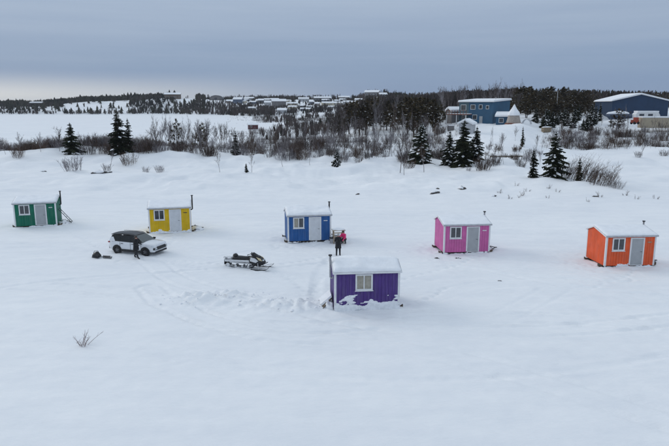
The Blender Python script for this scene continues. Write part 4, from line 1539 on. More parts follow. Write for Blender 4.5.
KIND_P = ('even', 'slim', 'snow-flecked', 'dense', 'ragged snowy')
for i in range(14):
    px = 338 + 56 * (i + rnd.random()) / 14
    yt = float(np.interp(px, [336, 345, 353, 365, 376, 384, 394], [116, 106, 100, 100, 96, 98, 104])) + rnd.uniform(-1, 7) * (1 if i % 2 else .3)
    k = rnd.choice((0, 1, 3, 3, 2)); y = rnd.uniform(165, 215)
    pine_px(px, yt, 0, k, '%s %s brown-green pine in the thick clump below the hilltop house' % ('tall' if yt < 101 else 'short' if yt > 106 else 'mid-height', KIND_P[k]), rnd.uniform(1.0, 1.35), y=y, group='pine clump below the hilltop house')
for i in range(15):
    px = 399 + 52 * (i + rnd.random()) / 15
    yt = float(np.interp(px, [398, 408, 418, 426, 436, 443, 452], [106, 97, 95, 95, 98, 103, 112])) + rnd.uniform(-1, 8) * (1 if i % 2 else .3)
    k = rnd.choice((0, 1, 3, 3, 2)); y = rnd.uniform(148, 190)
    pine_px(px, yt, 0, k, '%s %s brown-green pine in the clump left of the blue house' % ('tall' if yt < 99 else 'short' if yt > 103 else 'mid-height', KIND_P[k]), rnd.uniform(1.0, 1.35), y=y, group='pine clump left of the blue house')

# wood on the ridge behind the blue house and barn
for i in range(150):
    px = rnd.uniform(515, 606)
    y = rnd.uniform(176, 270)
    yt = np.interp(px, [515, 527, 535, 545, 552, 560, 575, 585, 596, 606], [95, 84, 86, 91, 88, 87, 87, 89, 91, 96]) + rnd.uniform(-1, 9) + (9 if y < 205 else 0)
    k = rnd.choice((0, 1, 2, 3, 3, 1))
    where = 'behind the tipi hut' if px < 540 else ('around the light pole' if px < 572 else 'beside the blue barn')
    depth = 'front edge' if y < 205 else ('middle' if y < 238 else 'back')
    pine_px(px, yt, 0, k, '%s dark pine at the %s of the ridge wood %s' % (KIND_P[k], depth, where), rnd.uniform(1.0, 1.45), y=y, group='pines in the ridge wood')
for i in range(26):
    px = rnd.uniform(530, 600)
    y = rnd.uniform(155, 176)
    spx = rnd.randrange(4)
    x = at(px, 120, y).x
    sc_ = rnd.uniform(.35, .8)
    plant('spruce_tree', '%s %s spruce at the lower edge of the ridge wood %s' % ('small' if sc_ < .55 else 'big', ('dark', 'snowy', 'broad snowy', 'narrow')[spx], 'near the wood pile' if px < 560 else 'near the blue barn'), 'tree', 'spruces below the ridge wood', SPR[spx], x, y, sc_)
for i in range(24):
    px = rnd.uniform(655, 720)
    y = rnd.uniform(190, 260)
    pine_px(px, 96 + rnd.uniform(-4, 4), 0, rnd.randrange(5), 'pine standing beyond the right end of the blue barn', 1.0, y=y, group='pines beyond the barn')

# bare birches, singly placed zone by zone: (px range, base-depth range, height range, count, label, group)
BZ = [
    ((148, 236), (119, 150), (3.6, 6.4), 52, 'bare birch in the thicket between the ragged pine and narrow spruce', 'birches by the ragged pine'),
    ((238, 335), (117, 165), (3.2, 6.2), 56, 'bare birch in the marsh thicket right of the narrow spruce', 'birches in the marsh thicket'),
    ((335, 398), (165, 215), (6.5, 10.0), 26, 'bare birch among the pines below the hilltop house', 'birches among the pines'),
    ((335, 450), (110, 160), (2.6, 6.4), 62, 'bare birch in front of the dark pine clumps', 'birches before the pine clumps'),
    ((478, 545), (98, 130), (1.8, 3.6), 24, 'bare sapling on the slope below the blue house', 'saplings on the house slope'),
    ((440, 520), (185, 250), (6.0, 9.5), 50, 'bare birch behind the blue house', 'birches behind the house'),
    ((560, 672), (138, 170), (2.2, 4.6), 46, 'bare birch in the thicket below the blue barn', 'birches below the barn'),
]
for (p0, p1), (y0, y1), (h0, h1), n, lab, grp in BZ:
    for i in range(n):
        px = rnd.uniform(p0, p1); y = y0 + (y1 - y0) * rnd.random() ** 1.3
        if grp == 'birches before the pine clumps' and 455 < px < 482:
            continue
        if grp == 'birches below the barn' and y > 148 and px > 632:
            y = rnd.uniform(132, 147)
        x = ux(px) * y
        s = rnd.uniform(h0, h1) / 6.0
        k = rnd.randrange(6)
        w_ = ('grey', 'upright grey', 'frosted spreading', 'brown', 'slim frosted', 'spreading grey')[k]
        hw = 'short' if s * 6 < (h0 * 2 + h1) / 3 else ('tall' if s * 6 > (h0 + h1 * 2) / 3 else 'mid-height')
        plant('birch_tree', hw + ' ' + w_ + ' ' + lab, 'tree', grp, BIR[k], x, y, (s * rnd.uniform(.55, .95), s * rnd.uniform(.55, .95), s))
for px, yb, hgt, k in ((60, 153, 22, 0), (41, 154, 18, 2), (20, 155, 20, 2), (6, 156, 16, 2), (404, 174, 26, 1), (400, 172, 40, 0), (424, 172, 30, 3), (110, 166, 16, 4), (283, 172, 20, 4), (220, 175, 20, 5), (252, 177, 18, 5), (310, 166, 16, 4), (640, 158, 20, 2)):
    x, y = drop(px, yb)
    s = hgt / 600 * y / 6.0
    plant('birch_tree', 'thin bare birch standing alone on the snowy bank ' + ('by the low hedge' if px < 65 else 'near the long dark rock' if px < 150 else 'by the frosted sapling' if px < 320 else 'before the pine clumps' if px < 500 else 'below the barn'), 'tree', 'lone birches on the bank', BIR[k], x, y, s)

# willow shrubs, one mesh each
def shrub(x, y, s, me, label, group, rz=None, name='willow_shrub'):
    o = link(name, me)
    o.location = (x, y, Ts(x, y))
    o.rotation_euler = (0, 0, rz if rz is not None else rnd.uniform(0, 6.28))
    o.scale = (s, s, s) if not hasattr(s, '__len__') else s
    return tag(o, label, 'shrub', group)


SZ = [
    ((-12, 66), (121, 136), (.6, 1.25), 46, 'leafless bush in the low hedge beside the far lake', 'bushes along the far lake'),
    ((76, 150), (117, 138), (.7, 1.5), 56, 'leafless willow bush around the feet of the tall spruces', 'bushes by the tall spruces'),
    ((150, 335), (115, 150), (.55, 1.35), 90, 'leafless willow bush under the shore birches', 'bushes under the birches'),
    ((335, 452), (108, 150), (.5, 1.1), 56, 'leafless willow bush in front of the pine clumps', 'bushes before the pines'),
    ((470, 545), (96, 126), (.3, .7), 26, 'leafless bush on the slope below the blue house', 'bushes on the house slope'),
    ((555, 672), (126, 150), (.5, 1.2), 62, 'leafless bush below the blue barn', 'bushes below the barn'),
]
for (p0, p1), (y0, y1), (s0, s1), n, lab, grp in SZ:
    for i in range(n):
        px = rnd.uniform(p0, p1); y = y0 + (y1 - y0) * rnd.random() ** 1.2
        k = rnd.randrange(6); sc_ = rnd.uniform(s0, s1)
        w_ = ('brown', 'grey', 'frosted', 'sparse brown', 'dense brown', 'pale frosted')[k]
        hw = 'low' if sc_ < (s0 * 2 + s1) / 3 else ('large' if sc_ > (s0 + s1 * 2) / 3 else 'medium')
        shrub(ux(px) * y, y, sc_, SHR[k], hw + ' ' + w_ + ' ' + lab, grp)
for px, yb, s, k, lab in ((73, 173, 1.25, 2, 'wide frosted bush in front of the lone dark spruce'), (18, 158, 1.0, 0, 'dark bush at the left end of the low hedge'),
                          (129, 163, 1.1, 3, 'dark bush below the pair of tall spruces'), (143, 158, 1.2, 4, 'brown bush between the tall spruces and ragged pine'),
                          (107, 172, .6, 5, 'small twiggy bush by a dark rock on the bank'), (146, 172, .5, 5, 'sparse small bush below the birches'),
                          (160, 174, .6, 2, 'pale sparse bush on the bank below the ragged pine'), (367, 164, .5, 1, 'tiny dark bush by the small snow-laden spruce'),
                          (409, 168, .8, 3, 'dark bush at the foot of the pine clump'), (483, 172, 1.1, 4, 'brown bush right of the three shed spruces'),
                          (491, 168, .9, 1, 'grey bush on the bank before the house slope'), (638, 160, .55, 2, 'lone pale bush on the open snow below the barn'), (664, 157, .6, 0, 'small bush on the open snow at the barn slope')):
    x, y = drop(px, yb)
    shrub(x, y, s, SHR[k], lab, None)
for px, yb, s in ((563, 181, .8), (568, 181, .9), (573, 182, 1.1), (580, 184, 1.15), (585, 184, .95), (590, 185, .9), (594, 186, .8), (601, 186, 1.05), (606, 187, .9), (612, 189, .5), (618, 190, .4)):
    x, y = drop(px, yb)
    shrub(x, y, s, SHRL[rnd.randrange(3)], ('%s leaning willow in the row right of the tall layered spruce' % ('tallest' if s > 1.08 else 'large' if s > .88 else 'middling' if s > .6 else 'stunted')), 'leaning willows', rnd.uniform(-.4, .4))
# dry weeds and twigs on the berm and in front
W = [shrub_mesh(.7, .5, 40 + k, 7, 'willow', (.1, 0), .008) for k in range(3)]
for px, yb in ((520, 198), (524, 196), (510, 199), (527, 192), (548, 198), (500, 194), (557, 192), (588, 202), (600, 198), (636, 200), (655, 199), (625, 195), (516, 188), (548, 189)):
    x, y = drop(px, yb, 55)
    shrub(x, y, rnd.uniform(.6, 1.6), W[rnd.randrange(3)], 'tuft of dry weeds sticking out of the snow bank behind the orange cabin', 'weeds on the bank', name='weed_tuft')
q = random.Random(3)
m = MB()
for i in range(15):
    a = q.uniform(0, 6.28); l = q.uniform(.5, 1.0); t = q.uniform(.35, .95)
    d = Vector((math.cos(a) * t, math.sin(a) * t, .75))
    p = Vector((q.gauss(0, .05), q.gauss(0, .05), -.1))
    pts = [p, p + d * l * .5 + Vector((0, 0, .03)), p + d * l]
    m.tube(pts, [.011, .009, .005], 4, cap=False)
    for k in range(2):
        s = pts[1].lerp(pts[2], q.random() * .7)
        m.tube([s, s + Vector((q.gauss(0, .12), q.gauss(0, .12), q.uniform(.08, .2)))], [.006, .003], 3, cap=False)
M['dead_twig'] = mat('dead_twigs', (.20, .15, .15), .85, .3, 8)
tx, ty = gp(83, 346)
o = m.build('dead_bush', M['dead_twig'])
o.location = (tx, ty, Ts(tx, ty))
tag(o, 'small dead bush of bare twigs alone in the foreground snow', 'bush')

# rocks and debris showing through the snow
def rock(px, py, r_, label, name='rock', cap=True):
    x, y = drop(px, py, 50) if py < 215 else gp(px, py)
    o = thing(name, (x, y, Ts(x, y) - r_ * .15), rnd.uniform(0, 6), label, 'rock', None)
    blob('stone', o, (0, 0, 0), (r_ * 1.5, r_, r_ * .6), M['rock'], rnd.uniform(0, 30), True, 12, 5, .3)
    if cap:
        blob('snow_cap', o, (r_ * .15, r_ * .35, r_ * .22), (r_ * 1.2, r_ * .85, r_ * .5), M['snow'], rnd.uniform(0, 30), True, 12, 5, .2)


rock(435, 195, .5, 'dark boulder half buried in snow behind the pink cabin')
rock(437.5, 191.5, .22, 'small dark stone just above the half buried boulder', cap=False)
rock(462, 192, .45, 'flat dark rock on the bank right of the half buried boulder')
rock(493, 197, .28, 'brownish low rock on the bank above the pink cabin roof')
rock(99, 175, .75, 'long dark rock on the left bank behind the green cabin')
rock(110, 174, .35, 'rock stub beside the small twiggy bush')
rock(43, 171, .4, 'grey rock on the left bank above the green cabin')
rock(358, 194, .25, 'tiny dark stone on the snow between the blue and pink cabins', cap=False)
rock(595, 197, .25, 'small stone on the bank above the orange cabin', cap=False)
rock(499.5, 281, .10, 'dark pebble-sized clod on the ice right of the purple cabin', 'ice_clod', False)
rock(436.5, 258.5, .13, 'dark scrap of wood on the snow left of the pink cabin', 'wood_scrap', False)
rock(458, 258.5, .15, 'brown clod in front of the pink cabin window', 'ice_clod')

# snow lumps thrown up by the plough
q = random.Random(8)
m = MB()
for i in range(60):
    if q.random() < .6:
        x, y = q.gauss(-6.9, 1.9), q.gauss(34.0, .75)
    else:
        x, y = q.gauss(-2.4, 1.5), q.gauss(32.6, .7)
    z = Ts(x, y); r_ = q.uniform(.035, .12) * (1 if q.random() < .85 else 1.6)
    v = [(x + r_ * q.uniform(.7, 1.3) * math.cos(a), y + r_ * q.uniform(.7, 1.2) * math.sin(a), z + r_ * q.uniform(-.2, .1)) for a in (0, 1.05, 2.1, 3.14, 4.2, 5.2)]
    v2 = [(x + (p[0] - x) * .6, y + (p[1] - y) * .6, z + r_ * q.uniform(.6, 1.0)) for p in v]
    m.loft([v, v2])
o = m.build('snow_lumps', M['snow'])
tag(o, 'loose lumps of ploughed snow beside the purple cabin', kind='stuff')

# fine brush in the marsh and along the shore, uncountable
m = MB()
q = random.Random(9)
def tuft(x, y, z, h, r_, n=5):
    for k in range(n):
        a = q.uniform(0, 6.28); d = Vector((math.cos(a) * .35, math.sin(a) * .35, 1)) * h * q.uniform(.5, 1.1)
        p = Vector((x + q.gauss(0, .3), y + q.gauss(0, .3), z - .1))
        s = Vector((math.sin(a), -math.cos(a), 0)) * r_
        m.add([p - s, p + s, p + d], [(0, 1, 2)])
        for b in range(2):
            o_ = p + d * q.uniform(.3, .8)
            m.add([o_ - s * .6, o_ + s * .6, o_ + Vector((q.gauss(0, .3), q.gauss(0, .3), q.uniform(.1, .5))) * h * .5], [(0, 1, 2)])
pts = []
for i in range(9000):
    px = q.uniform(140, 460)
    y = 117 + 120 * q.random() ** 1.5 if q.random() < .6 else q.uniform(150, 560)
    if px < 225 and y > 160: continue
    if px < 285 and 260 < y < 400 and q.random() < .97: continue
    pts.append((ux(px) * y, y, q.uniform(.5, 1.4)))
for i in range(2200):
    px = q.uniform(-20, 150); y = q.uniform(121, 140)
    pts.append((ux(px) * y, y, q.uniform(.5, 1.2)))
for i in range(2400):
    px = q.uniform(545, 690); y = q.uniform(124, 172)
    pts.append((ux(px) * y, y, q.uniform(.4, 1.1)))
for i in range(5200):
    px = q.uniform(252, 350); y = q.uniform(150, 560)
    if px < 285 and 255 < y < 360: continue
    pts.append((ux(px) * y, y, q.uniform(.8, 1.6) + y * .0025))
A = np.array(pts)
Z = T(A[:, 0], A[:, 1])
den = vn(A[:, 0] * .05, A[:, 1] * .05, 91)
for (x, y, h), z, dn in zip(pts, Z, den):
    if dn > -.12:
        tuft(x, y, z, h, .010 + y * .00006)
o = m.build('brush', M['far_bare'])
tag(o, 'fine leafless undergrowth along the shore and across the marsh', kind='stuff')

# ------------------------------------------------------------------ far woods: one mass of small trees
def far_wood(name, label, spots, m, bare, seed):
    q = random.Random(seed)
    mb = MB()
    A = np.array([(s[0], s[1]) for s in spots])
    Z = T(A[:, 0], A[:, 1])
    for (x, y, h), z in zip(spots, Z):
        if bare:
            w = h * q.uniform(.28, .42)
            for k in range(9):
                a = q.uniform(0, 6.28)
                b = Vector((x + math.cos(a) * w * .25, y + math.sin(a) * w * .25, z - .3 + h * q.uniform(0, .3)))
                t_ = Vector((x + math.cos(a) * w * q.uniform(.4, 1.1), y + math.sin(a) * w, z + h * q.uniform(.55, 1.05)))
                s = Vector((math.cos(a + 1.5), math.sin(a + 1.5), 0)) * h * q.uniform(.03, .08)
                mb.add([b - s, b + s, t_ + s * .6, t_ - s * .6], [(0, 1, 2, 3)])
        else:
            w = h * q.uniform(.22, .40)
            for tier in range(3):
                t0 = .06 + .27 * tier; r_ = w * (1.08 - t0) * q.uniform(.9, 1.3); n = 5
                a0 = q.uniform(0, 6.28)
                top = (x + q.gauss(0, .05) * h * .3, y, z + h * min(1.02, t0 + .45))
                ring = []
                for k in range(n * 2):
                    a = a0 + math.pi * k / n
                    rr_ = r_ * (q.uniform(.85, 1.25) if k % 2 else q.uniform(.35, .6))
                    ring.append((x + math.cos(a) * rr_, y + math.sin(a) * rr_, z + h * t0 + (0 if k % 2 else h * .05)))
                mb.add([top] + ring, [(0, 1 + k, 1 + (k + 1) % (2 * n)) for k in range(2 * n)])
            mb.add([(x - h * .012, y, z - .5), (x + h * .012, y, z - .5), (x, y, z + h * .4)], [(0, 1, 2)])
    o = mb.build(name, m)
    tag(o, label, kind='stuff')


def proj_row(x, y, z):
    zz_ = z - CAM_H
    d = y * math.cos(PITCH) - zz_ * math.sin(PITCH); u = y * math.sin(PITCH) + zz_ * math.cos(PITCH)
    return 334.5 + F * x / d, 223 - F * u / d


# town houses: px left, px right, roof row, base row, depth, wall, label
TOWN = [
    (163, 180, 92.4, 98.2, 765, 'h_brown', 'long brown lodge with white roof on the bare hilltop left of the town'),
    (233, 243, 97.0, 104.0, 700, 'h_dblue', 'dull blue house with steep roof at the left edge of town'),
    (244, 254, 96.8, 100.5, 730, 'h_grey', 'grey house with snowy roof next to the dull blue house'),
    (258, 264, 98.6, 103.5, 710, 'h_dark', 'small dark house between two grey ones in town'),
    (264, 271, 100.5, 106.5, 690, 'h_pale', 'pale house left of the big grey block'),
    (271, 286, 98.8, 107.0, 680, 'h_grey', 'big grey block with a row of windows on the town hill'),
    (287, 298, 102.0, 105.8, 690, 'h_cream', 'low cream building right of the big grey block'),
    (298, 309, 97.2, 101.5, 730, 'h_pale', 'white-roofed house on the skyline above the cream building'),
    (313, 331, 96.3, 101.0, 735, 'h_dark', 'long dark building with white roof on the town skyline'),
    (277, 287, 108.2, 113.8, 630, 'h_pale', 'pale house lowest on the slope below the grey block'),
    (300, 308, 107.6, 110.8, 640, 'h_dblue', 'bluish bungalow among trees below the cream building'),
    (321, 343, 101.5, 105.6, 660, 'h_cream', 'long low cream hall with white roof right of town'),
    (338, 350, 95.8, 99.5, 700, 'h_grey', 'grey house on the skyline left of the hilltop house'),
    (343, 353, 100.4, 104.5, 620, 'h_pale', 'pale building under the skyline left of the hilltop house'),
    (365, 380, 90.0, 96.2, 520, 'h_grey', 'large grey hilltop house with snowy gable roof above the pines'),
    (379.5, 387, 92.5, 97.5, 525, 'h_dark', 'dark wing joined to the hilltop house'),
    (360, 377, 104.6, 108.0, 430, 'h_brown', 'brown cabin with white roof in the pines below the hilltop house'),
    (355, 363, 98.2, 101.5, 520, 'h_pale', 'pale garage beside the hilltop house'),
    (404, 413, 98.4, 101.5, 420, 'h_pale', 'white building glimpsed above the pine clump'),
    (29, 42, 101.6, 104.5, 770, 'h_grey', 'low grey building in the dark wood across the far lake'),
    (226, 233, 99.5, 103.5, 705, 'h_brown', 'brown cottage left of the dull blue house'),
    (309, 314, 100.4, 104.0, 700, 'h_dblue', 'narrow bluish house by the long dark building'),
]
q = random.Random(77)
for i in range(22):
    p0 = 226 + 126 * (i + q.random()) / 22
    wpx = q.uniform(4.5, 9)
    yb = q.uniform(101, 111.5) if p0 < 330 else q.uniform(100, 106)
    wm = q.choice(('h_grey', 'h_pale', 'h_brown', 'h_dblue', 'h_cream', 'h_dark'))
    TOWN.append((p0, p0 + wpx, yb - q.uniform(2.6, 4.2), yb, float(np.interp(yb, [100, 112], [720, 640])), wm, 'small %s house with snowy roof among trees on the town hill' % {'h_grey': 'grey', 'h_pale': 'pale', 'h_brown': 'brown', 'h_dblue': 'bluish', 'h_cream': 'cream', 'h_dark': 'dark'}[wm]))
TOWN = [(p0, p1, yt, yb, drop((p0 + p1) / 2, yb, 480 if p0 < 352 else 300, 900)[1], wm, lab) for p0, p1, yt, yb, _d, wm, lab in TOWN]
q = random.Random(12)
con, bare = [], []
cand = []
for i in range(19000):
    px = q.uniform(-40, 520)
    y = q.uniform(560, 1000) if px < 345 else q.uniform(290, 700)
    cand.append((ux(px) * y, y))
CA = np.array(cand)
CZ = base_h(CA[:, 0], CA[:, 1])
CN = vn(CA[:, 0] * .012, CA[:, 1] * .012, 95) + .5 * vn(CA[:, 0] * .04, CA[:, 1] * .04, 96)
for (x, y), z, nn in zip(cand, CZ, CN):
    if z < 1.2:
        continue
    px, py = proj_row(x, y, z)
    keep = .95 + nn * .8
    hill = 0
    if 62 < px < 130 and 99.5 < py < 113 and y < 800 + 30 * nn:           # open snowy hillside
        keep = .004 if nn < .25 else .05
    elif px < 62 and py > 107:
        keep = .22
    elif 176 < px < 196 and py < 104:
        keep = .02
    elif 205 < px < 345 and py < 106:
        keep = .06 if nn < 0 else .4
    elif 355 < px < 392 and py < 104:
        keep = .25
    elif px > 345:
        keep = .6 + nn
    if q.random() > keep:
        continue
    hmax = 12.0
    for p0, p1, yt, yb, dpt, _w, _l in TOWN + [(209, 223, 95, 99.8, 745, '', '')]:
        if p0 - 2.5 < px < p1 + 2.5 and y < dpt + 12:
            hmax = min(hmax, (CAM_H - (yb - 1.2 - 105) / 600 * y) - z)
    hmax = max(hmax, q.uniform(1.5, 3.5))
    bareness = .15 if px < 130 else (.55 if px < 345 else .7)
    if py > 105: bareness += .25
    if q.random() < bareness:
        bare.append((x, y, min(hmax, q.uniform(3.5, 7))))
    else:
        con.append((x, y, min(hmax, q.uniform(4.0, 8.5) * (1.3 if q.random() < .05 else 1) * (.7 if px > 205 else 1))))
for i in range(420):        # far low treeline at the left end
    px = q.uniform(-60, 30); y = q.uniform(900, 1300)
    con.append((ux(px) * y, y, q.uniform(5, 9)))
for i in range(700):        # dark line of trees on the far shore
    px = q.uniform(-40, 330); y0_ = float(np.interp(px, [-40, 172, 215, 260, 330], [712, 708, 640, 585, 560])); y = y0_ + q.uniform(-6, 10)
    if vn(np.array([px * .12]), np.array([.5]), 97)[0] > -.05:
        bare.append((ux(px) * y, y, q.uniform(1.5, 4)))
for i in range(520):        # scrub across the marsh in front of the town
    px = q.uniform(262, 350); y = 180 + 380 * q.random() ** .8
    if px < 285 and 255 < y < 380: continue
    if vn(np.array([px * .09]), np.array([y * .012]), 98)[0] > -.1:
        (con if q.random() < .12 else bare).append((ux(px) * y, y, q.uniform(1.5, 4.5)))
# ridge behind the blue house and barn
for i in range(1500):
    px = q.uniform(395, 720); y = q.uniform(240, 420)
    (con if q.random() < .35 else bare).append((ux(px) * y, y, q.uniform(3.5, 6.5)))
far_wood('far_conifer_wood', 'dark conifer wood covering the distant hills', con, M['far_conifer'], False, 21)
far_wood('far_bare_wood', 'grey leafless wood on the distant slopes', bare, M['far_bare'], True, 22)

# ------------------------------------------------------------------ buildings
def siding(name, c):
    """painted lap siding: fine horizontal relief"""
    m = mat(name, c, .6, .10, .6)
    t = m.node_tree
    co = t.nodes.new('ShaderNodeTexCoord')
    w = t.nodes.new('ShaderNodeTexWave'); w.bands_direction = 'Z'; w.inputs['Scale'].default_value = 1.6
    t.links.new(co.outputs['Object'], w.inputs['Vector'])
    b = t.nodes.new('ShaderNodeBump'); b.inputs['Strength'].default_value = .4; b.inputs['Distance'].default_value = .03
    t.links.new(w.outputs['Fac'], b.inputs['Height'])
    t.links.new(b.outputs[0], t.nodes['Principled BSDF'].inputs['Normal'])
    return m


M['h_blue'] = siding('house_blue', (.020, .085, .16))
M['h_teal'] = siding('house_teal', (.060, .115, .145))
M['barn_blue'] = siding('barn_blue', (.010, .035, .085))
M['h_grey'] = siding('wall_grey', (.16, .15, .15))
M['h_brown'] = siding('wall_brown', (.13, .095, .07))
M['h_cream'] = siding('wall_cream', (.50, .45, .34))
M['h_pale'] = siding('wall_pale', (.42, .43, .45))
M['h_dark'] = siding('wall_dark', (.045, .05, .06))
M['h_dblue'] = siding('wall_dull_blue', (.08, .11, .17))
M['redpaint'] = siding('red_boards', (.07, .012, .014))
M['redbrown'] = mat('red_brown_boards', (.18, .065, .04), .8, .2, 4)
M['tan'] = siding('tan_container', (.40, .34, .25))


def gable_house(name, loc, rz, L_, W_, h, rise, wallm, label, cat='house', group=None, windows=True, overhang=.35, snowt=.35, shed=False, trim=True, faces='both', doors=True):
    """walls, roof with a snow load, windows with frames and panes, door. ridge along local x, front at -y"""
    o = thing(name, loc, rz, label, cat, group)
    m = MB()
    x0, x1, y0, y1 = -L_ / 2, L_ / 2, -W_ / 2, W_ / 2
    if shed:
        zf, zb = h, h + rise
        m.hexa([(x0, y0, -1.2), (x1, y0, -1.2), (x1, y1, -1.2), (x0, y1, -1.2)], [(x0, y0, zf), (x1, y0, zf), (x1, y1, zb), (x0, y1, zb)])
        prof = [(y0 - overhang, zf - rise * overhang / W_), (y1 + overhang, zb + rise * overhang / W_)]
    else:
        pr = [(y0, -1.2), (y1, -1.2), (y1, h), (0, h + rise), (y0, h)]
        m.loft([[(x0, a, b) for a, b in pr], [(x1, a, b) for a, b in pr]])
        sl = rise / (W_ / 2)
        prof = [(y0 - overhang, h - sl * overhang), (0, h + rise), (y1 + overhang, h - sl * overhang)]
    w = m.build('wall', wallm, o)
    xa, xb = x0 - overhang, x1 + overhang
    m = MB()
    ring = [(y, z + .004) for y, z in prof] + [(y, z + .16) for y, z in reversed(prof)]
    m.loft([[(xa, a, b) for a, b in ring], [(xb, a, b) for a, b in ring]])
    r = m.build('roof', M['white'] if trim else M['h_dark'], o)
    m = MB()
    ring = [(y * .985, z + .165) for y, z in prof] + [(y * .95, z + .16 + snowt) for y, z in reversed(prof)]
    m.loft([[(xa + .05 + e, a, b) for a, b in ring] for e in (0, .001)][:1] + [[(xb - .05, a, b) for a, b in ring]])
    m.build('roof_snow', M['snow'], r)
    def win(px, pz, ww, hh, face):
        if face in ('f', 'b'):
            s = -1 if face == 'f' else 1
            yb = y0 if s < 0 else y1
            a, b = sorted((yb, yb + s * .06)); c_, d_ = sorted((yb + s * .061, yb + s * .07))
            f = MB(); f.box(px - ww / 2, px + ww / 2, a, b, pz, pz + hh)
            g_ = MB(); g_.box(px - ww / 2 + .1, px + ww / 2 - .1, c_, d_, pz + .1, pz + hh - .1)
        else:
            s = -1 if face == 'l' else 1
            xb_ = x0 if s < 0 else x1
            a, b = sorted((xb_, xb_ + s * .06)); c_, d_ = sorted((xb_ + s * .061, xb_ + s * .07))
            f = MB(); f.box(a, b, px - ww / 2, px + ww / 2, pz, pz + hh)
            g_ = MB(); g_.box(c_, d_, px - ww / 2 + .1, px + ww / 2 - .1, pz + .1, pz + hh - .1)
        fo = f.build('window', M['white'], o)
        g_.build('pane', M['pane'], fo)
    if windows is True:
        n = max(2, int(L_ / 3))
        for st in range(max(1, int(h / 2.7))):
            for i in range(n):
                win(x0 + L_ * (i + .5) / n, st * 2.7 + 1.0, 1.1, 1.2, 'f')
            for e in ('l', 'r'):
                win(0, st * 2.7 + 1.0, 1.1, 1.2, e)
    elif windows:
        for a in windows:
            win(*a)
    if doors:
        m = MB(); m.box(x0 + L_ * .62, x0 + L_ * .62 + .95, y0 - .07, y0 + .002, .05, 2.1); m.build('door', M['door_grey'], o)
    return o


# blue two-storey house: near corner at px 492
hc = at(492.5, 120.5, 163)
ang = R(-45)
ca, sa = math.cos(ang), math.sin(ang)
HL, HW = 10.6, 8.8
cx_, cy_ = hc.x - ca * HL / 2 - sa * HW / 2, hc.y - sa * HL / 2 + ca * HW / 2
gz = min(Ts(hc.x, hc.y), hc.z) - .1
H = gable_house('house', (cx_, cy_, gz), ang, HL, HW, 5.9, .5, M['h_blue'], 'two-storey blue house with snowy low roof and wooden deck', windows=[
    (-3.9, 3.6, 1.7, 1.6, 'f'), (-.9, 3.9, 1.5, 1.3, 'f'), (1.5, 4.0, 1.1, 1.2, 'f'), (-.2, 1.2, 1.4, 1.3, 'f'), (3.6, 4.0, .9, 1.0, 'f'), (-3.6, 1.0, 1.4, 1.4, 'f')], shed=True, snowt=.35)
m = MB(); m.box(-HL / 2 - .004, -HL / 2 + 3.1, -HW / 2 - .03, -HW / 2 - .002, -.3, 5.85)
pn = m.build('cladding_panel', M['h_teal'], H)
m = MB(); m.tube([(2.8, 1.0, 5.9), (2.8, 1.0, 7.1)], .16, 8); m.build('chimney', M['metal'], H)
# deck
m = MB(); m.box(-HL / 2 - 2.4, -HL / 2 + 4.2, -HW / 2 - 2.9, -HW / 2 - .08, 2.45, 2.65)
dk = m.build('deck', M['redbrown'], H)
for x in np.linspace(-HL / 2 - 2.3, -HL / 2 + 4.1, 8):
    m = MB(); m.box(x - .05, x + .05, -HW / 2 - 2.88, -HW / 2 - 2.78, 2.652, 3.6); m.build('baluster', M['redbrown'], dk)
m = MB(); m.box(-HL / 2 - 2.4, -HL / 2 + 4.2, -HW / 2 - 2.92, -HW / 2 - 2.74, 3.602, 3.68); m.build('handrail', M['redbrown'], dk)
for x in (-HL / 2 - 2.2, -HL / 2 + 1, -HL / 2 + 4.0):
    m = MB(); m.box(x - .08, x + .08, -HW / 2 - 2.8, -HW / 2 - 2.64, -1.5, 2.448); m.build('deck_post', M['white'], dk)
m = MB(); m.box(-HL / 2 - 2.35, -HL / 2 + 4.15, -HW / 2 - 2.7, -HW / 2 - .1, 2.655, 2.85); m.build('deck_snow', M['snow'], dk)
# low annex to the right
ac = at(505.8, 119.5, 160)
gable_house('annex', (ac.x, ac.y, Ts(ac.x, ac.y) - .2), R(-20), 4.6, 4.2, 2.5, .7, M['h_blue'], 'low blue annex with one white-framed window between blue house and tipi hut', 'shed', windows=[(-1.0, .9, 1.2, 1.2, 'f')], shed=True, snowt=.35, doors=False)

M['slat'] = mat('weathered_slats', (.42, .37, .33), .85, .2, 5)
# tipi-shaped hut: slatted eight-sided skirt and tall snowy cone
tc_ = at(513.5, 121.8, 156)
tz = Ts(tc_.x, tc_.y) - .1
tp = thing('tipi_hut', (tc_.x, tc_.y, tz), R(10), 'tipi-shaped hut with slatted sides and snow-white cone roof', 'hut')
n8 = [2 * math.pi * k / 8 + .39 for k in range(8)]
for k in range(8):
    a0, a1 = n8[k], n8[(k + 1) % 8]
    for j in range(5):
        t0, t1 = (j + .06) / 5, (j + .86) / 5
        def pt(t, r_, z):
            return ((math.cos(a0) * (1 - t) + math.cos(a1) * t) * r_, (math.sin(a0) * (1 - t) + math.sin(a1) * t) * r_, z)
        m = MB()
        m.hexa([pt(t0, 1.85, .3), pt(t1, 1.85, .3), pt(t1, 1.79, .3), pt(t0, 1.79, .3)], [pt(t0, 1.35, 2.3), pt(t1, 1.35, 2.3), pt(t1, 1.29, 2.3), pt(t0, 1.29, 2.3)])
        m.build('slat', M['slat'], tp)
m = MB(); m.loft([[(math.cos(a) * r_, math.sin(a) * r_, z) for a in n8] for r_, z in ((1.74, .28), (1.25, 2.3))]); m.build('inner_wall', M['h_grey'], tp)
m = MB(); m.loft([[(math.cos(a) * r_, math.sin(a) * r_, z) for a in n8] for r_, z in ((2.15, -.5), (2.15, .26), (2.0, .30))]); m.build('plinth', M['redbrown'], tp)
m = MB()
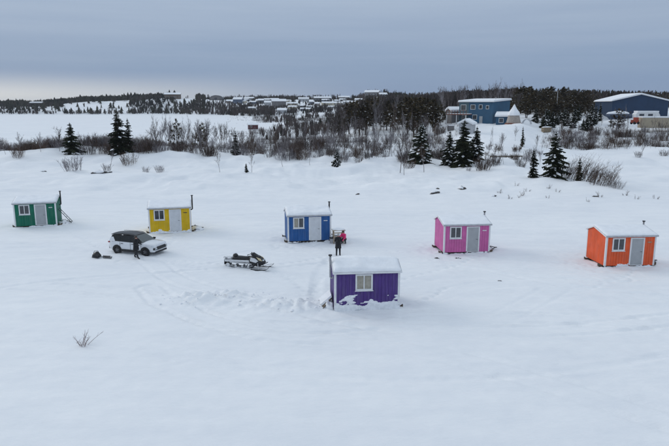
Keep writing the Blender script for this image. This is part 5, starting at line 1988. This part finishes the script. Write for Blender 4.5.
m.loft([[(math.cos(a) * r_, math.sin(a) * r_, z) for a in n8] for r_, z in ((1.55, 2.15), (1.60, 2.30), (1.40, 2.9), (1.15, 3.2), (.78, 3.7), (.42, 4.3), (.10, 4.95))])
m.build('cone_roof', M['snow'], tp, False)
m = MB(); m.tube([(0, 0, 4.8), (0, 0, 5.1)], .05, 6); m.build('finial', M['wood_pale'], tp)

# white shed, small grey box, dome frame, wood pile
sc = at(467, 131, 142)
gable_house('shed', (sc.x, sc.y, Ts(sc.x, sc.y) - .1), R(62), 3.4, 3.0, 2.1, .75, M['h_pale'], 'small white shed with thick snow on its gable roof behind spruces', 'shed', windows=[(.2, .9, .8, .8, 'f')], snowt=.35)
sc = at(462, 112, 176)
gable_house('shed', (sc.x - 2.2, sc.y, Ts(sc.x, sc.y) + .2), R(20), 3.6, 3.0, 2.6, .7, M['h_grey'], 'low grey outbuilding beside the deck of the blue house', 'shed', windows=None, snowt=.4)
bc = at(450.5, 134, 150)
o = thing('utility_box', (bc.x, bc.y, Ts(bc.x, bc.y) - .1), R(10), 'small grey utility box among birches left of the white shed', 'box')
m = MB(); m.box(-.7, .7, -.5, .5, 0, 1.3); m.build('box_body', M['h_grey'], o)
m = MB(); m.box(-.74, .74, -.54, .54, 1.302, 1.42); m.build('lid', M['snow'], o)
bc = at(527, 119.5, 163)
o = thing('hoop_shelter', (bc.x, bc.y, Ts(bc.x, bc.y) - .05), R(-8), 'bare hoop frame of a small shelter right of the tipi hut', 'shelter')
for k in range(5):
    m = MB()
    m.tube([(-1.1 + k * .55, 1.1 * math.cos(t), 1.35 * math.sin(t)) for t in [math.pi * j / 10 for j in range(11)]], .035, 5, X=Matrix.Rotation(R(70), 4, 'Z'))
    m.build('hoop', M['metal'], o)
m = MB(); m.tube([(-1.2, 0, 1.36), (1.2, 0, 1.36)], .035, 5, X=Matrix.Rotation(R(70), 4, 'Z')); m.build('ridge_pole', M['metal'], o)
bc = at(546, 131.5, 150)
o = thing('wood_pile', (bc.x, bc.y, Ts(bc.x, bc.y) - .05), R(25), 'stack of tan cut logs at the edge of the ridge wood', 'wood pile', s=.75)
q = random.Random(4)
for r_ in range(5):
    for k in range(9):
        m = MB(); xx = -1.5 + k * .37 + (.18 if r_ % 2 else 0)
        m.tube([(xx, -.6 + q.uniform(-.06, .06), .2 + r_ * .32), (xx, .6, .2 + r_ * .32)], .17, 8)
        m.build('log', M['wood_pale'], o)
blob('snow_cap', o, (.1, 0, 1.6), (1.9, .65, .3), M['snow'], 3, True, 18, 4, .1)
bc = at(517.5, 154, 118)
o = thing('bench', (bc.x, bc.y, Ts(bc.x, bc.y)), R(25), 'snowy wooden bench on the slope below the blue house', 'bench')
for k in range(3):
    m = MB(); m.box(-.9, .9, -.27 + k * .19, -.11 + k * .19, .42, .47); m.build('seat_plank', M['wood_pale'], o)
for sx in (-.7, .7):
    m = MB(); m.box(sx - .04, sx + .04, -.25, .27, -.1, .418); m.build('leg', M['wood_dark'], o)
blob('snow_cap', o, (0, 0, .47), (.85, .25, .1), M['snow'], 2, True, 14, 4, .08)
# low rail fence on the slope
bc = at(506, 160.5, 106)
o = thing('rail_fence', (bc.x, bc.y, Ts(bc.x, bc.y)), R(4), 'low dark rail fence half buried on the slope below the blue house', 'fence')
for k in range(7):
    m = MB(); m.box(-2.9 + k * .95, -2.8 + k * .95, -.05, .05, -.4, .42 + .1 * (k % 3)); m.build('post', M['wood_dark'], o)
for z in (.16, .30):
    m = MB(); m.box(-2.95, 2.95, -.085, -.052, z, z + .12); m.build('rail', M['wood_dark'], o)
# light pole above the ridge wood
bc = at(556, 118, 182)
o = thing('light_pole', (bc.x, bc.y, Ts(bc.x, bc.y) - .3), 0, 'thin pale light pole standing in the ridge wood', 'pole')
hh = at(556, 90, 182).z - Ts(bc.x, bc.y)
m = MB(); m.tube([(0, 0, 0), (0, 0, hh)], [.11, .07], 8); m.build('mast', M['metal'], o)
m = MB(); m.tube([(0, 0, hh - .1), (-.9, 0, hh + .1)], .04, 6); m.box(-1.25, -.85, -.1, .1, hh + .04, hh + .14); m.build('lamp_head', M['metal'], o)

# big blue barn
bL = at(611.5, 113, 172); bR = at(664.5, 113, 174)
bw = (bR - bL).length
rz = math.atan2(bR.y - bL.y, bR.x - bL.x) + R(0)
dep = 17.0
fw_ = Vector((-math.sin(rz - R(15)), math.cos(rz - R(15)), 0))
rz2 = rz - R(15)
bw2 = bw * .92
cxy = Vector((bL.x, bL.y, 0)) + Vector((math.cos(rz2), math.sin(rz2), 0)) * bw2 / 2 + fw_ * dep / 2
eave = at(613, 101.0, 172).z; apex = at(640, 93.3, 173).z
gzb = 8.3
gable_house('barn', (cxy.x, cxy.y, gzb), rz2 + math.pi / 2, dep, bw2, eave - gzb, apex - eave - .35, M['barn_blue'],
            'big dark blue barn with wide snow-covered gable roof', 'barn', windows=None, overhang=.45, snowt=.3, doors=False)
# camper trailer, container and red machine in front of the barn
bc = at(646, 115.5, 158)
o = thing('camper_trailer', (bc.x, bc.y, at(646, 116.5, 158).z - .9), R(-2), 'white camper trailer buried in snow in front of the blue barn', 'trailer')
m = MB(); m.loft([[(x, y, z) for x, z in ((-2.9, .3), (2.9, .3), (3.1, 1.2), (2.6, 2.0), (-2.6, 2.0), (-3.1, 1.5))] for y in (-1.1, 1.1)][::-1]); m.build('trailer_body', M['white'], o)
for x in (-1.6, .6):
    m = MB(); m.box(x - .6, x + .6, -1.13, -1.101, 1.05, 1.6); m.build('window', M['pane'], o)
m = MB(); m.box(-2.7, 2.7, -1.12, 1.12, 2.003, 2.35); m.build('roof_snow', M['snow'], o)
bc = at(619, 115, 160)
o = thing('covered_boat', (bc.x, bc.y, at(619, 116.5, 160).z - .2), R(-3), 'boat under snow beside the camper trailer', 'boat')
m = MB(); m.loft([[(x, -w, .9), (x, 0, .25), (x, w, .9)] for x, w in ((-3.2, .9), (-1, 1.0), (1.6, .9), (3.2, .1))]); m.build('hull', M['h_dblue'], o)
blob('snow_cover', o, (-.3, 0, .9), (3.0, .95, .75), M['snow'], 5, True, 20, 5, .06)
bc = at(656, 126.5, 150)
o = thing('storage_container', (bc.x + 2.2, bc.y, at(656, 127, 150).z - .2), R(-3), 'long tan storage container with snow along its top, below the blue barn', 'container')
m = MB()
for k in range(40):
    x = -6.1 + k * .305
    m.box(x, x + .15, -1.2, 1.2, 0, 2.5); m.box(x + .151, x + .304, -1.165, 1.165, 0, 2.49)
m.build('container_wall', M['tan'], o)
m = MB(); m.box(-6.15, 6.15, -1.25, 1.25, 2.502, 2.8); m.build('roof_snow', M['snow'], o)
bc = at(635, 122.5, 150)
o = thing('red_machine', (bc.x, bc.y, at(635, 123.5, 150).z - .2), R(15), 'small rusty red machine beside the tan container', 'machine')
m = MB(); m.box(-.9, .7, -.5, .5, .4, 1.1); m.box(-.2, .6, -.45, .45, 1.102, 1.7); m.build('machine_body', mat('faded_red', (.33, .05, .025), .6, .2, 3), o)
for x in (-.6, .5):
    m = MB(); m.tube([(x, -.58, .35), (x, -.42, .35)], .36, 12); m.tube([(x, .42, .35), (x, .58, .35)], .36, 12); m.build('wheel', M['tyre'], o)

# red shack on the far ice
x, y = drop(253, 129.5, 250)
gable_house('fishing_shack', (x, y, Ts(x, y)), R(12), 4.6, 3.2, 2.2, .7, M['redpaint'], 'dark red shack alone on the far ice', 'shack', windows=[(-.9, .9, .8, .8, 'f')], snowt=.12, doors=False)

# town on the hill: px left, px right, roof row, base row, depth, storeys wall, label
M['h_dark_alias'] = M['h_dark']  # second key for the same dark wall siding
for i, (p0, p1, yt, yb, dpt, wm, lab) in enumerate(TOWN):
    a = at(p0, yb, dpt); b = at(p1, yb, dpt)
    w = b.x - a.x
    top = at(p0, yt, dpt).z
    zc = (a.x + b.x) / 2
    hgt = top - a.z
    D_ = min(14, max(7, w * .6))
    L_ = w * .93
    rise = min(hgt * .26, 2.0)
    ang_ = rnd.uniform(-.25, .25)
    lo = Ts(zc, dpt)
    o = gable_house('town_house', (zc, dpt + D_ / 2, a.z), ang_, L_, D_, hgt - rise - .4, rise, M[wm], lab, 'house', 'houses of the town on the hill', windows=True, overhang=.4, snowt=.3, doors=(hgt > 4))
    if a.z - lo > .8:
        m = MB(); m.box(-L_ / 2 + .02, L_ / 2 - .02, -D_ / 2 + .02, D_ / 2 - .02, lo - a.z - 1.5, -1.203); m.build('foundation', M['h_grey'], o)
# arched hall
a = at(209.5, 99.6, 745); b = at(222.5, 99.6, 745)
w = b.x - a.x
o = thing('arched_hall', ((a.x + b.x) / 2, 750, a.z - .5), 0, 'round-roofed grey hall on the hilltop left of town', 'hall')
m = MB(); pr = [(w / 2 * math.cos(t), 5.4 * math.sin(t)) for t in [math.pi * k / 14 for k in range(15)]]
m.loft([[(x, y, z) for x, z in pr] for y in (-6, 6)][::-1]); m.build('end_wall', M['h_grey'], o)
m = MB(); pr2 = [(x * 1.04, z * 1.07 + .02) for x, z in pr]; pr1 = [(x * 1.005, z * 1.01 + .01) for x, z in pr]
m.loft([[(x, y, z) for x, z in pr2 + pr1[::-1]] for y in (-6.4, 6.4)][::-1]); m.build('arched_roof', M['h_dark'], o)
m = MB(); m.box(-1.6, 1.6, -6.1, -6.01, 0, 3.0); m.build('door', M['h_dark'], o)

# ------------------------------------------------------------------ cold air
m = MB(); m.box(-5000, 5000, -200, 6500, -3, 75)
hz = m.build('haze', [])
hm = bpy.data.materials.new('haze')
hm.use_nodes = True
hm.node_tree.nodes.clear()
ho = hm.node_tree.nodes.new('ShaderNodeOutputMaterial')
pv = hm.node_tree.nodes.new('ShaderNodeVolumePrincipled')
pv.inputs['Color'].default_value = (.80, .87, .97, 1)
pv.inputs['Density'].default_value = .00010
pv.inputs['Anisotropy'].default_value = .2
hm.node_tree.links.new(pv.outputs[0], ho.inputs['Volume'])
hz.data.materials.append(hm)
tag(hz, 'thin cold haze over the lake', kind='stuff')
